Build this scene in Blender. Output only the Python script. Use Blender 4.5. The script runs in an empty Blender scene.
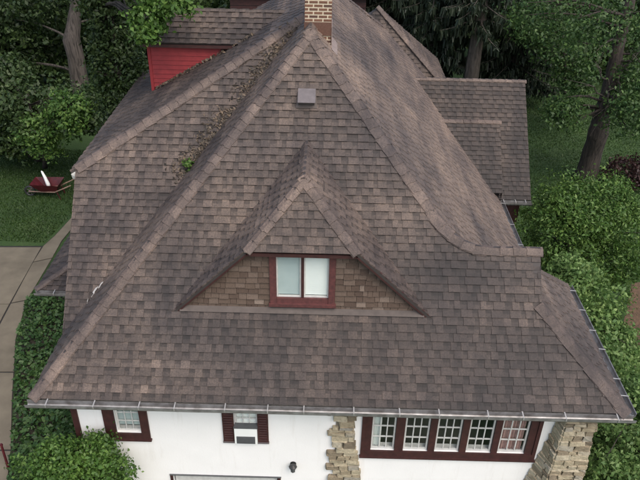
import bpy, bmesh, math, random
import numpy as np
from mathutils import Vector, Matrix
random.seed(7); rng = np.random.default_rng(11)
S = bpy.context.scene; COL = S.collection
# ------------------------------------------------------------------ camera
F_PX, CAM_H, TH, YAW, ROLL = 682.67, 14.686, .561, -.008, .0202
fw = Vector((math.sin(YAW)*math.cos(TH), math.cos(YAW)*math.cos(TH), -math.sin(TH)))
rt = Vector((math.cos(YAW), -math.sin(YAW), 0)); upv = rt.cross(fw)
rt, upv = rt*math.cos(ROLL)+upv*math.sin(ROLL), -rt*math.sin(ROLL)+upv*math.cos(ROLL)
cd = bpy.data.cameras.new('camera'); cam = bpy.data.objects.new('camera', cd); COL.objects.link(cam)
cd.sensor_fit = 'HORIZONTAL'; cd.sensor_width = 36; cd.lens = F_PX/640*36; cd.clip_end = 2000; cd.clip_start = .1
cam.matrix_world = Matrix(((rt.x, upv.x, -fw.x, 0), (rt.y, upv.y, -fw.y, 0), (rt.z, upv.z, -fw.z, CAM_H), (0, 0, 0, 1)))
S.camera = cam
# ------------------------------------------------------------------ light
SUN_AZ, SUN_EL = math.radians(148), math.radians(55)       # azimuth from +Y, clockwise
w = bpy.data.worlds.new('World'); S.world = w; w.use_nodes = True
wn = w.node_tree; bg = wn.nodes['Background']
sky = wn.nodes.new('ShaderNodeTexSky'); sky.sky_type = 'NISHITA'; sky.sun_disc = False
sky.sun_elevation = SUN_EL; sky.sun_rotation = SUN_AZ; sky.dust_density = 4; sky.air_density = 1.0; sky.ozone_density = .6
wn.links.new(sky.outputs[0], bg.inputs[0]); bg.inputs[1].default_value = .15
sl = bpy.data.lights.new('sun', 'SUN'); sl.energy = 1.2; sl.angle = math.radians(60); sl.color = (1, .95, .88)
so = bpy.data.objects.new('sun', sl); COL.objects.link(so)
sd = Vector((math.sin(SUN_AZ)*math.cos(SUN_EL), math.cos(SUN_AZ)*math.cos(SUN_EL), math.sin(SUN_EL)))
so.rotation_euler = (-sd).to_track_quat('-Z', 'Y').to_euler(); so.location = (0, 0, 40)
S.view_settings.view_transform = 'Standard'; S.view_settings.look = 'None'
S.view_settings.exposure = .62; S.view_settings.gamma = 1; S.view_settings.use_curve_mapping = False
# ------------------------------------------------------------------ helpers
G = -.4                                                     # ground level
def at_y(x, y, Y):                                          # photo pixel -> point on the plane Y
    d = fw+rt*((x-320)/F_PX)-upv*((y-240)/F_PX); return Vector((0, 0, CAM_H))+d*(Y/d.y)
def at_z(x, y, z):
    d = fw+rt*((x-320)/F_PX)-upv*((y-240)/F_PX); return Vector((0, 0, CAM_H))+d*((z-CAM_H)/d.z)
def tag(o, label=None, cat=None, group=None, kind=None):
    if label: o['label'] = label
    if cat: o['category'] = cat
    if group: o['group'] = group
    if kind: o['kind'] = kind
    return o
def link(o, parent=None):
    COL.objects.link(o)
    if parent: o.parent = parent
    return o
def empty(name, loc=(0, 0, 0), parent=None):
    o = bpy.data.objects.new(name, None); o.location = loc; o.empty_display_size = .2; return link(o, parent)
def loc_in(parent):
    v = Vector((0, 0, 0))
    while parent is not None: v += parent.location; parent = parent.parent
    return v
class MB:                                                   # collects world-space geometry for ONE mesh object
    def __init__(s): s.v = []; s.f = []; s.t = []
    def add(s, vs, fs, tint=.5):
        o = len(s.v); s.v += [tuple(v) for v in vs]; s.f += [tuple(i+o for i in f) for f in fs]; s.t += [tint]*len(fs); return s
    def box(s, x0, x1, y0, y1, z0, z1, tint=.5):
        return s.add([(x, y, z) for z in (z0, z1) for y in (y0, y1) for x in (x0, x1)],
                     [(0, 2, 3, 1), (4, 5, 7, 6), (0, 1, 5, 4), (2, 6, 7, 3), (0, 4, 6, 2), (1, 3, 7, 5)], tint)
    def prism(s, poly, n, th, tint=.5):                     # poly extruded down by th along n
        n = Vector(n).normalized(); k = len(poly); P = [Vector(p) for p in poly]; Q = [p-n*th for p in P]
        fs = [tuple(range(k)), tuple(range(2*k-1, k-1, -1))]+[(i, k+i, k+(i+1) % k, (i+1) % k) for i in range(k)]
        return s.add(P+Q, fs, tint)
    def beam(s, a, b, wd, ht, up=(0, 0, 1), tint=.5):
        a, b = Vector(a), Vector(b); l = (b-a).normalized(); r = l.cross(Vector(up)).normalized()*wd/2; u = r.cross(l).normalized()*ht/2
        return s.add([a-r-u, a+r-u, a+r+u, a-r+u, b-r-u, b+r-u, b+r+u, b-r+u],
                     [(0, 1, 2, 3), (7, 6, 5, 4), (0, 4, 5, 1), (1, 5, 6, 2), (2, 6, 7, 3), (3, 7, 4, 0)], tint)
    def tube(s, pts, rad, k=8, cap=True, tint=.5):
        pts = [Vector(p) for p in pts]; o = []; n = len(pts); ref = Vector((0.31, .17, .93))
        for i, p in enumerate(pts):
            l = (pts[min(i+1, n-1)]-pts[max(i-1, 0)]).normalized()
            a = l.cross(ref if abs(l.dot(ref)) < .9 else Vector((1, 0, 0))).normalized(); b = l.cross(a)
            r = rad[i] if hasattr(rad, '__len__') else rad
            o += [p+(a*math.cos(2*math.pi*j/k)+b*math.sin(2*math.pi*j/k))*r for j in range(k)]
        fs = [(i*k+j, i*k+(j+1) % k, (i+1)*k+(j+1) % k, (i+1)*k+j) for i in range(n-1) for j in range(k)]
        if cap: fs += [tuple(range(k-1, -1, -1)), tuple((n-1)*k+j for j in range(k))]
        return s.add(o, fs, tint)
    def mesh(s, name, mat, off=Vector((0, 0, 0)), smooth=False):
        m = bpy.data.meshes.new(name); m.from_pydata([tuple(Vector(v)-off) for v in s.v], [], s.f)
        a = m.attributes.new('tint', 'FLOAT', 'FACE'); a.data.foreach_set('value', s.t)
        if smooth: m.polygons.foreach_set('use_smooth', [True]*len(m.polygons))
        m.materials.append(mat); return m
    def build(s, name, mat, parent=None, smooth=False, origin=None):
        po = loc_in(parent); og = Vector(origin) if origin is not None else po
        o = bpy.data.objects.new(name, s.mesh(name, mat, og, smooth)); o.location = og-po
        return link(o, parent)
# ------------------------------------------------------------------ materials
def nodes(name):
    m = bpy.data.materials.new(name); m.use_nodes = True; nt = m.node_tree
    return m, nt, nt.nodes['Principled BSDF']
def N(nt, kind, **kw):
    n = nt.nodes.new(kind)
    for k, v in kw.items():
        if k.startswith('i_'): n.inputs[int(k[2:])].default_value = v
        else: setattr(n, k, v)
    return n
def ramp(nt, fac, stops):
    r = nt.nodes.new('ShaderNodeValToRGB'); el = r.color_ramp.elements
    while len(el) < len(stops): el.new(.5)
    for e, (p, c) in zip(el, stops): e.position = p; e.color = (*c, 1)
    nt.links.new(fac, r.inputs[0]); return r.outputs[0]
def noise(nt, scale, detail=4, rough=.55, vec=None, dist=0):
    n = N(nt, 'ShaderNodeTexNoise'); n.inputs['Scale'].default_value = scale; n.inputs['Detail'].default_value = detail
    n.inputs['Roughness'].default_value = rough; n.inputs['Distortion'].default_value = dist
    if vec is None: vec = N(nt, 'ShaderNodeNewGeometry').outputs['Position']
    nt.links.new(vec, n.inputs['Vector']); return n.outputs[0]
def mixc(nt, fac, a, b, mode='MIX'):
    n = N(nt, 'ShaderNodeMix', data_type='RGBA', blend_type=mode)
    for s, v in ((n.inputs[0], fac), (n.inputs[6], a), (n.inputs[7], b)):
        if isinstance(v, (int, float)): s.default_value = v
        elif isinstance(v, tuple): s.default_value = (*v, 1)
        else: nt.links.new(v, s)
    return n.outputs[2]
def bump(nt, bs, h, strength=.4, dist=.01):
    b = N(nt, 'ShaderNodeBump'); b.inputs['Strength'].default_value = strength; b.inputs['Distance'].default_value = dist
    nt.links.new(h, b.inputs['Height']); nt.links.new(b.outputs[0], bs.inputs['Normal'])
def simple(name, c1, c2=None, scale=6, rough=.7, bmp=.2, bscale=60, metallic=0, bd=.004):
    m, nt, bs = nodes(name); c2 = c2 or tuple(x*.75 for x in c1)
    nt.links.new(ramp(nt, noise(nt, scale), [(.3, c2), (.7, c1)]), bs.inputs['Base Color'])
    bs.inputs['Roughness'].default_value = rough; bs.inputs['Metallic'].default_value = metallic
    if bmp: bump(nt, bs, noise(nt, bscale), bmp, bd)
    return m
def shingle_mat(name, dark, mid, light, stain=True):
    m, nt, bs = nodes(name)
    at = N(nt, 'ShaderNodeAttribute', attribute_name='tint')
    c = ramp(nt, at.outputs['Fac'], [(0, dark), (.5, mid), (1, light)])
    c = mixc(nt, .8, c, ramp(nt, noise(nt, 34, 5, .75), [(.33, (.42, .42, .43)), (.5, (.98, .97, .97)), (.68, (1.6, 1.54, 1.48))]), 'MULTIPLY')   # granule loss and dirt
    c = mixc(nt, .7, c, ramp(nt, noise(nt, 4.5, 4, .6), [(.3, (.68, .68, .70)), (.7, (1.28, 1.24, 1.18))]), 'MULTIPLY')
    if stain:
        c = mixc(nt, 1., c, ramp(nt, noise(nt, .42, 3, .5), [(.34, (.60, .60, .64)), (.64, (1.26, 1.2, 1.14))]), 'MULTIPLY')   # weathering patches
        mp = N(nt, 'ShaderNodeMapping'); g = N(nt, 'ShaderNodeNewGeometry'); nt.links.new(g.outputs['Position'], mp.inputs[0])
        mp.inputs['Scale'].default_value = (1.6, .22, .22)
        c = mixc(nt, .9, c, ramp(nt, noise(nt, 1.3, 5, .65, mp.outputs[0]), [(.36, (.60, .59, .62)), (.6, (1.14, 1.1, 1.06))]), 'MULTIPLY')   # algae runs
        sp_ = N(nt, 'ShaderNodeMapping'); nt.links.new(g.outputs['Position'], sp_.inputs[0]); sp_.inputs['Location'].default_value = (-2.4/4.6, -10.6/1.9, 0); sp_.inputs['Scale'].default_value = (1/4.6, 1/1.9, 0)
        gr = N(nt, 'ShaderNodeTexGradient', gradient_type='SPHERICAL'); nt.links.new(sp_.outputs[0], gr.inputs[0])
        ad = N(nt, 'ShaderNodeMath', operation='MULTIPLY_ADD'); nt.links.new(noise(nt, .9, 5, .6), ad.inputs[0]); ad.inputs[1].default_value = .9; nt.links.new(gr.outputs[1], ad.inputs[2])
        c = mixc(nt, .9, c, ramp(nt, ad.outputs[0], [(.42, (1.08, 1.07, 1.05)), (.98, (.54, .535, .56))]), 'MULTIPLY')
    nt.links.new(c, bs.inputs['Base Color']); bs.inputs['Roughness'].default_value = .72
    bs.inputs['Specular IOR Level'].default_value = .5
    bump(nt, bs, noise(nt, 160, 2), .35, .004)
    return m
M = {}
M['shingle'] = shingle_mat('weathered_shingle', (.019, .0162, .0155), (.060, .0508, .0465), (.140, .117, .104))
M['cap'] = shingle_mat('cap_shingle', (.085, .070, .064), (.105, .087, .079), (.126, .105, .095))
M['deck'] = simple('roof_felt', (.05, .042, .04))
def stucco():
    m, nt, bs = nodes('white_stucco')
    c = ramp(nt, noise(nt, .9, 5), [(.25, (.80, .80, .79)), (.7, (.87, .87, .86))])
    mp = N(nt, 'ShaderNodeMapping'); g = N(nt, 'ShaderNodeNewGeometry'); nt.links.new(g.outputs['Position'], mp.inputs[0]); mp.inputs['Scale'].default_value = (3.5, 3.5, .35)
    c = mixc(nt, .8, c, ramp(nt, noise(nt, 1.6, 6, .7, mp.outputs[0]), [(.28, (.90, .89, .87)), (.46, (1, 1, 1))]), 'MULTIPLY')
    nt.links.new(c, bs.inputs['Base Color']); bs.inputs['Roughness'].default_value = .9
    bump(nt, bs, noise(nt, 26, 5, .65), .3, .010); return m
M['stucco'] = stucco()
M['brown'] = simple('brown_paint', (.062, .022, .020), (.036, .014, .014), 9, .6)
M['redbrown'] = simple('red_brown_paint', (.125, .042, .04), (.07, .026, .026), 14, .65)
M['white'] = simple('white_paint', (.62, .62, .60), (.5, .5, .48), 10, .5)
M['soffit'] = simple('soffit_paint', (.55, .53, .5))
M['gutter'] = simple('galvanised_metal', (.36, .36, .36), (.17, .16, .155), 5, .5, .15, 30, .55)
M['strap'] = simple('bright_strap', (.48, .47, .45), None, 8, .55, 0, 1, .5)
M['flash'] = simple('pale_flashing', (.30, .24, .22), (.19, .15, .135), 8, .6)
M['apron'] = simple('apron_flashing', (.115, .095, .086), (.075, .063, .057), 5, .85)
M['dark'] = simple('dark_metal', (.03, .03, .032), None, 10, .45)
M['grille'] = simple('grey_grille', (.10, .105, .11), None, 10, .5)
M['blind_w'] = simple('white_blind', (.86, .88, .86), (.8, .83, .81), 3, .7, 0)
M['blind_g'] = simple('grey_blind', (.46, .53, .53), (.40, .47, .48), 3, .7, 0)
M['curtain'] = simple('pink_curtain', (.45, .27, .25), (.3, .18, .17), 12, .9)
M['vent'] = simple('vent_metal', (.145, .127, .13), (.10, .088, .09), 8, .6)
M['concrete'] = simple('concrete', (.175, .15, .108), (.115, .098, .07), 1.3, .9, .3, 40)
M['joint'] = simple('joint_soil', (.025, .022, .018))
M['mulch'] = simple('mulch', (.16, .10, .06), (.07, .045, .03), 14, .95, .8, 30, 0, .03)
M['soil'] = simple('soil', (.04, .034, .022), (.022, .02, .014), 4, .95, .6, 20, 0, .02)
M['interior'] = simple('dim_interior', (.16, .15, .14), None, 2, .9, 0)
M['redwall'] = simple('red_siding', (.30, .030, .034), (.22, .022, .026), 5, .65, .2, 40)
def bytint(name, stops, scale=30, rough=.85, b=.4, bd=.006):
    m, nt, bs = nodes(name); oi = N(nt, 'ShaderNodeObjectInfo')
    c = ramp(nt, oi.outputs['Random'], stops)
    c = mixc(nt, .6, c, ramp(nt, noise(nt, scale), [(.3, (.62, .6, .58)), (.7, (1.2, 1.2, 1.2))]), 'MULTIPLY')
    nt.links.new(c, bs.inputs['Base Color']); bs.inputs['Roughness'].default_value = rough; bump(nt, bs, noise(nt, scale*1.5), b, bd); return m
M['stone'] = bytint('fieldstone', [(0, (.17, .14, .10)), (.25, (.30, .25, .17)), (.55, (.38, .33, .23)), (.8, (.43, .38, .28)), (1, (.26, .25, .22))], 11, .95, 1., .03)
M['mortar'] = simple('mortar', (.20, .18, .14), None, 12, .95, .5, 30)
M['shake'] = bytint('cedar_shake', [(0, (.075, .050, .038)), (.5, (.105, .074, .056)), (.9, (.13, .095, .075)), (1, (.21, .165, .135))], 40, .9)
M['brick'] = bytint('chimney_brick', [(0, (.13, .062, .040)), (.5, (.20, .10, .062)), (1, (.085, .046, .036))], 40)
M['cmortar'] = simple('cream_mortar', (.62, .54, .41), (.5, .43, .32), 20, .95, .4, 60)
def glass():
    m = bpy.data.materials.new('window_glass'); m.use_nodes = True; nt = m.node_tree; nt.nodes.clear()
    o = N(nt, 'ShaderNodeOutputMaterial'); mx = N(nt, 'ShaderNodeMixShader'); t = N(nt, 'ShaderNodeBsdfTransparent'); g = N(nt, 'ShaderNodeBsdfGlossy')
    t.inputs[0].default_value = (.97, .985, .98, 1); g.inputs['Roughness'].default_value = .03; g.inputs[0].default_value = (.9, .95, 1, 1)
    lw_ = N(nt, 'ShaderNodeLayerWeight'); pw_ = N(nt, 'ShaderNodeMath', operation='POWER'); pw_.inputs[1].default_value = 4; nt.links.new(lw_.outputs['Facing'], pw_.inputs[0])
    f = N(nt, 'ShaderNodeMath', operation='MULTIPLY_ADD'); nt.links.new(pw_.outputs[0], f.inputs[0]); f.inputs[1].default_value = .7; f.inputs[2].default_value = .035
    nt.links.new(f.outputs[0], mx.inputs[0]); nt.links.new(t.outputs[0], mx.inputs[1]); nt.links.new(g.outputs[0], mx.inputs[2]); nt.links.new(mx.outputs[0], o.inputs[0]); return m
M['glass'] = glass()
def leaf_mat(name, c1, c2, c3, trans=.25):
    m, nt, bs = nodes(name); g = N(nt, 'ShaderNodeNewGeometry')
    c = ramp(nt, g.outputs['Random Per Island'], [(0, c1), (.55, c2), (1, c3)])
    c = mixc(nt, .7, c, ramp(nt, noise(nt, 1.1, 3), [(.3, (.6, .66, .62)), (.7, (1.25, 1.2, 1.1))]), 'MULTIPLY')
    nt.links.new(c, bs.inputs['Base Color']); bs.inputs['Roughness'].default_value = .5; bs.inputs['Specular IOR Level'].default_value = .35
    tr = N(nt, 'ShaderNodeBsdfTranslucent'); mx = N(nt, 'ShaderNodeMixShader'); mx.inputs[0].default_value = trans
    nt.links.new(c, tr.inputs[0]); nt.links.new(bs.outputs[0], mx.inputs[1]); nt.links.new(tr.outputs[0], mx.inputs[2])
    nt.links.new(mx.outputs[0], nt.nodes['Material Output'].inputs[0]); return m
M['leaf_bright'] = leaf_mat('bright_leaf', (.045, .10, .02), (.08, .165, .034), (.15, .25, .06), .3)
M['leaf_mid'] = leaf_mat('mid_leaf', (.045, .105, .022), (.085, .165, .036), (.15, .24, .06), .3)
M['leaf_pale'] = leaf_mat('pale_leaf', (.075, .15, .042), (.135, .23, .068), (.23, .33, .12), .35)
M['leaf_dark'] = leaf_mat('dark_leaf', (.020, .040, .012), (.036, .064, .019), (.062, .098, .030), .2)
M['needle'] = leaf_mat('spruce_needle', (.016, .026, .016), (.026, .040, .024), (.042, .055, .032), .1)
M['leaf_shade'] = leaf_mat('shaded_leaf', (.028, .065, .018), (.048, .10, .028), (.10, .17, .05), .3)
M['leaf_maroon'] = leaf_mat('maroon_leaf', (.025, .012, .012), (.038, .017, .017), (.055, .025, .022), .2)
M['leaf_ivy'] = leaf_mat('ivy_leaf', (.025, .06, .018), (.045, .10, .028), (.085, .15, .05), .2)
M['litter'] = leaf_mat('dry_litter', (.024, .02, .015), (.05, .036, .025), (.19, .14, .10), .05)
M['blade'] = leaf_mat('grass_blade', (.022, .050, .010), (.034, .072, .015), (.055, .10, .024), .2)
def bark_mat(name, c1, c2):
    m, nt, bs = nodes(name); g = N(nt, 'ShaderNodeNewGeometry'); mp = N(nt, 'ShaderNodeMapping'); nt.links.new(g.outputs['Position'], mp.inputs[0]); mp.inputs['Scale'].default_value = (9, 9, 1.3)
    h = noise(nt, 1.0, 6, .65, mp.outputs[0], .6); nt.links.new(ramp(nt, h, [(.36, c2), (.62, c1)]), bs.inputs['Base Color']); bs.inputs['Roughness'].default_value = .95; bump(nt, bs, h, 1., .08); return m
M['bark'] = bark_mat('dark_bark', (.075, .06, .05), (.022, .018, .016)); M['bark_l'] = bark_mat('pale_bark', (.115, .097, .083), (.032, .027, .023))
def lawn_mat():
    m, nt, bs = nodes('lawn'); c = ramp(nt, noise(nt, .35, 6, .65), [(.3, (.018, .040, .009)), (.55, (.030, .066, .013)), (.75, (.05, .085, .02))])
    c = mixc(nt, .5, c, ramp(nt, noise(nt, 14, 3), [(.3, (.5, .5, .5)), (.7, (1.3, 1.3, 1.3))]), 'MULTIPLY')
    nt.links.new(c, bs.inputs['Base Color']); bs.inputs['Roughness'].default_value = .95; bump(nt, bs, noise(nt, 30, 4), .8, .03); return m
M['lawn'] = lawn_mat()
# ------------------------------------------------------------------ ground, driveway, path
gm = MB(); R0 = 700
gm.add([(-R0, -R0, G), (R0, -R0, G), (R0, R0, G), (-R0, R0, G)], [(0, 1, 2, 3)])
tag(gm.build('lawn', M['lawn']), kind='structure')
def slab_poly(px): return [tuple(at_z(x, y, G+.03)) for x, y in px]
drive = MB()
dpx = [(-160, 246), (43, 246), (55, 235), (72, 217), (82, 217), (62, 241), (34, 289), (27, 300), (16, 340), (13, 400), (11, 450), (4, 520), (-10, 700), (-420, 700)]
drive.prism([tuple(at_z(x, y, G+.012)) for x, y in dpx], (0, 0, 1), .1)
drv = tag(drive.build('driveway', M['joint']), kind='structure')
def seg(p, q, t): return (p[0]+(q[0]-p[0])*t, p[1]+(q[1]-p[1])*t)
def slab(px):
    P = [at_z(x, y, G+.03) for x, y in px]; c = sum(P, Vector())/len(P)
    P = [p+(c-p).normalized()*.035 for p in P]
    if (P[1]-P[0]).cross(P[2]-P[0]).z < 0: P.reverse()
    MB().prism(P, (0, 0, 1), .06).build('slab', M['concrete'], drv)
# near walk slabs (between the long joint and the planted strip) and wide drive slabs
slab([(43, 246), (55, 235), (72, 217), (81, 217), (62, 241), (52, 258), (33, 262)])
slab([(33, 262), (52, 258), (34, 289), (27, 300), (11, 303)])
slab([(11, 303), (27, 300), (16, 340), (14, 372), (-25, 372)])
slab([(-25, 372), (14, 372), (13, 400), (11, 450), (-66, 450)])
slab([(-66, 450), (11, 450), (4, 520), (-10, 690), (-190, 690)])
slab([(-150, 247), (42, 247), (10, 304), (-190, 304)]); slab([(-190, 304), (10, 304), (-26, 372), (-270, 372)])
slab([(-270, 372), (-26, 372), (-67, 450), (-330, 450)]); slab([(-330, 450), (-67, 450), (-190, 690), (-415, 690)])
pm = MB(); pp = [at_z(x, y, G+.006) for x, y in [(632, 283), (660, 280), (690, 420), (646, 420), (622, 330)]]
pm.prism([pp[i] for i in (4, 3, 2, 1, 0)], (0, 0, 1), .03); tag(pm.build('path', M['mulch']), kind='structure')
bed = MB(); bp = [at_z(x, y, G+.005) for x, y in [(62, 246), (36, 291), (29, 302), (18, 341), (14, 400), (12, 450), (0, 560), (300, 560), (300, 300)]]
bed.prism(bp, (0, 0, 1), .03); tag(bed.build('planting_soil', M['soil']), kind='structure')
# ------------------------------------------------------------------ the house
P_ = 1.1039
A = Vector((-.43, 15.23, 10.57)); L0 = Vector((-5.84, 9.815, 4.6)); L1 = Vector((-5.84, 11.74, 4.6)); L2 = Vector((-5.88, 14.36, 7.49))
LR = Vector((-.43, 17.15, 10.57)); H1 = Vector((2.78, 12.02, 7.03)); G1 = Vector((4.49, 12.02, 7.06)); G2 = Vector((4.49, 11.24, 6.175)); R0_ = Vector((6.16, 9.815, 4.6))
house = empty('house', (0, 12, G))
tag(house, 'white stucco house with steep brown shingled roof, front dormer and brick chimney', 'house')
def clip2(poly, axis, val, keep_less):
    out = []
    for i in range(len(poly)):
        a, b = poly[i-1], poly[i]; ia = (a[axis] <= val) == keep_less or a[axis] == val; ib = (b[axis] <= val) == keep_less or b[axis] == val
        if ia != ib:
            t = (val-a[axis])/(b[axis]-a[axis]); out.append((a[0]+(b[0]-a[0])*t, a[1]+(b[1]-a[1])*t))
        if ib: out.append(b)
    return out
def area2(p): return .5*sum(p[i-1][0]*p[i][1]-p[i][0]*p[i-1][1] for i in range(len(p)))
TABW = (.09, .12, .15, .19, .23)
def shingle_plane(name, poly, eave_dir, parent, expo=.168, single=0, skip=None, mat='shingle', tint0=0., deckth=.05, lab=None):
    """a roof plane: a deck sheet with clipped, wedge-shaped shingles laid on it in courses"""
    P = [Vector(p) for p in poly]; a = Vector(eave_dir).normalized()
    n = Vector()
    for i in range(len(P)): n += P[i-1].cross(P[i])
    n.normalize()
    if n.z < 0: n = -n; P.reverse()
    up = n.cross(a).normalized()
    if up.z < 0: a = -a; up = n.cross(a).normalized()
    O = min(P, key=lambda q: q.dot(up)).copy()
    deck = MB().prism(P, n, deckth).build(name, M['deck'], parent)
    if lab: deck['label'] = lab
    q2 = [((p-O).dot(a), (p-O).dot(up)) for p in P]
    s0, s1 = min(q[0] for q in q2), max(q[0] for q in q2); d1 = max(q[1] for q in q2)
    field = MB(); cache = {}; nsing = 0; row = 0; d = -.012
    while d < d1:
        e = expo*random.uniform(.97, 1.03); band = clip2(clip2(q2, 1, d-.0, False), 1, d+e+.02, True)
        if len(band) >= 3:
            s = s0-random.uniform(0, .3); hi = random.random() < .5; rt_ = random.uniform(-.10, .10)
            while s < s1:
                wd = random.choice(TABW[1:] if hi else TABW[:3]); g = .0015
                t = clip2(clip2(band, 0, s+g, False), 0, s+wd, True)
                hi_now = hi; s += wd; hi = not hi if random.random() < .9 else hi
                if len(t) < 3 or area2(t)**2 < 1e-7: continue
                cx = sum(p[0] for p in t)/len(t); cy = sum(p[1] for p in t)/len(t)
                if skip and skip(O+a*cx+up*cy): continue
                th = (.031 if hi_now else .016)
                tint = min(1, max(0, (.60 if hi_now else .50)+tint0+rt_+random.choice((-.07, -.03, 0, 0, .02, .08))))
                full = abs(abs(area2(t))-(wd-g)*(e+.02)) < 1e-4
                def put(mb, base, off_s, off_d, tt):
                    if not hi_now and base is t:
                        lo_, hi_ = clip2(base, 1, d+e*.52, True), clip2(base, 1, d+e*.52, False)
                        for b_, q_ in ((lo_, tt), (hi_, tt-.28)):
                            if len(b_) >= 3: put(mb, b_, off_s, off_d, max(0, q_))
                        return
                    k = len(base); top = []; bot = []
                    for (x, y) in base:
                        fr = (y-d)/e; lift = .004+th*max(0, 1-fr)
                        w_ = Vector(); w_ = a*(x-off_s)+up*(y-off_d)
                        top.append(w_+n*lift); bot.append(w_-n*.002)
                    bs_ = list(base)
                    if area2(base) < 0: top.reverse(); bot.reverse(); bs_.reverse()
                    mb.add(top+bot, [tuple(range(k))]+[(i, k+i, k+(i+1) % k, (i+1) % k) for i in range(k)], tt); mb.t[-k:] = [0. if bs_[i][1] < d+.01 and bs_[(i+1) % k][1] < d+.01 else tt for i in range(k)]
                if full and nsing < single:
                    key = (wd, hi_now, round(tint*5)); sx, sy = s-wd, d
                    if key not in cache:
                        mb = MB(); put(mb, t, sx, sy, round(tint*5)/5); cache[key] = mb.mesh('shingle', M[mat])
                    o = bpy.data.objects.new('shingle', cache[key]); o.location = O+a*sx+up*sy-loc_in(deck); link(o, deck); nsing += 1
                else:
                    mb = MB(); put(mb, t, 0, 0, tint); field.add([O+v_ for v_ in map(Vector, mb.v)], mb.f, tint); field.t[-len(mb.t):] = mb.t
        d += e; row += 1
    f = field.build('shingle_field', M[mat], deck); f['kind'] = 'stuff'
    return deck
def caps(name, p0, p1, n1, n2, parent, half=.195, expo=.23, lift=.052, mat='cap'):
    """a hip or ridge covered by overlapping bent cap shingles, p0 low end"""
    p0, p1 = Vector(p0), Vector(p1); l = (p1-p0).normalized(); n1, n2 = Vector(n1).normalized(), Vector(n2).normalized()
    u = (n1+n2).normalized()
    def wing(nn, other):
        w_ = l.cross(nn).normalized(); return w_ if w_.dot(other) < 0 else -w_
    w1, w2 = wing(n1, n2), wing(n2, n1)
    L = (p1-p0).length; k = max(1, int(L/expo)); ex = L/k
    core = MB(); core.beam(p0+u*.012, p1+u*.012, .05, .02, u); root = core.build(name, M['deck'], parent)
    meshes = []
    for v in range(5):
        prof = [w1*half*.98+n1*.004, w1*half*.5+n1*.010, w1*.05+u*.012, w2*.05+u*.012, w2*half*.5+n2*.010, w2*half*.98+n2*.004]
        mb = MB(); vs = []
        for (tt, h) in ((0, lift), (ex+.05, .034)):
            vs += [q*(1+random.uniform(-.10, .08))+l*(tt+(random.uniform(-.022, .022) if tt == 0 else 0))+u*(h+random.uniform(-.006, .006)) for q in prof]
        for (tt, h) in ((0, lift-.02), (ex+.05, .004)):
            vs += [q+l*tt+u*h for q in prof]
        fs = [(i, i+1, i+7, i+6) for i in range(5)]+[(i+12, i+18, i+19, i+13) for i in range(5)]
        fs += [(i+1, i, i+12, i+13) for i in range(5)]+[(0, 6, 18, 12), (5, 17, 23, 11)]
        mb.add(vs, fs, (.1, .3, .5, .7, .9)[v]); me = mb.mesh('cap_shingle', M[mat]); meshes.append(me)
    for i in range(k):
        o = bpy.data.objects.new('cap_shingle', random.choice(meshes)); o.location = p0+l*(ex*i)-loc_in(root); link(o, root)
    return root
NF = Vector((0, -P_, 1)).normalized(); NR = Vector((P_, 0, 1)).normalized(); NL = Vector((-P_, 0, 1)).normalized(); NB = Vector((0, P_, 1)).normalized()
NLJ = Vector((-.565, 0, 1)).normalized()
DX, DZ, DS = -.43, 8.68, 1.037                              # dormer ridge x, z and side slope
def in_dormer(p): return p.y > 11.2 and p.z < 8.2 and abs(p.x-DX) < (DZ-p.z)/DS-.35
shingle_plane('front_roof', [L0, R0_, G2, G1, H1, A], (1, 0, 0), house, single=300, skip=in_dormer)
BK = Vector((1.94, 25.8, 10.57-P_*2.37)); RE = 5.87; zR = 10.57-P_*(RE-DX)
# main right plane: from ridge to the low right eave, its far edge a hip
VB = Vector((RE, 15.4, zR))
shingle_plane('right_roof', [A, H1, VB, Vector((RE, 26.2, zR)), Vector((3.6, 26.2, 10.57-P_*4.03)), BK, Vector((DX, 21.4, 10.57))], (0, 1, 0), house, tint0=.44)  # lightened tint paints the grazing sky sheen into this slope's colour
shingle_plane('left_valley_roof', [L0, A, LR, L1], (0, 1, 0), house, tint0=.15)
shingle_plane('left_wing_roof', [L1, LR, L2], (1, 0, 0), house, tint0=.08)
LE = Vector((-6.0, 14.3, 7.49-.565*.12)); 
shingle_plane('left_upper_roof', [LE, L2, LR, Vector((DX, 21.4, 10.57)), Vector((-6.0, 21.4, LE.z))], (0, 1, 0), house)
# right cross gable: back slope and hipped skirt
G3 = Vector((4.49, 12.80, 6.175)); R1 = Vector((6.16, 14.22, 4.6))
shingle_plane('gable_back_roof', [H1+Vector((.02, 0, 0)), G1, G3, R1, Vector((5.0, 14.22, 4.6))], (1, 0, 0), house)
shingle_plane('skirt_roof', [R0_, R1, G3, G2], (0, 1, 0), house, tint0=.3)  # tint lightened like the right slope, sheen put into the colour
gw = MB(); gw.add([(4.36, 11.2, 6.1), (4.36, 12.84, 6.1), (4.36, 12.02, 7.0)], [(0, 1, 2)]); gw.build('gable_wall', M['shingle'], house)
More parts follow.
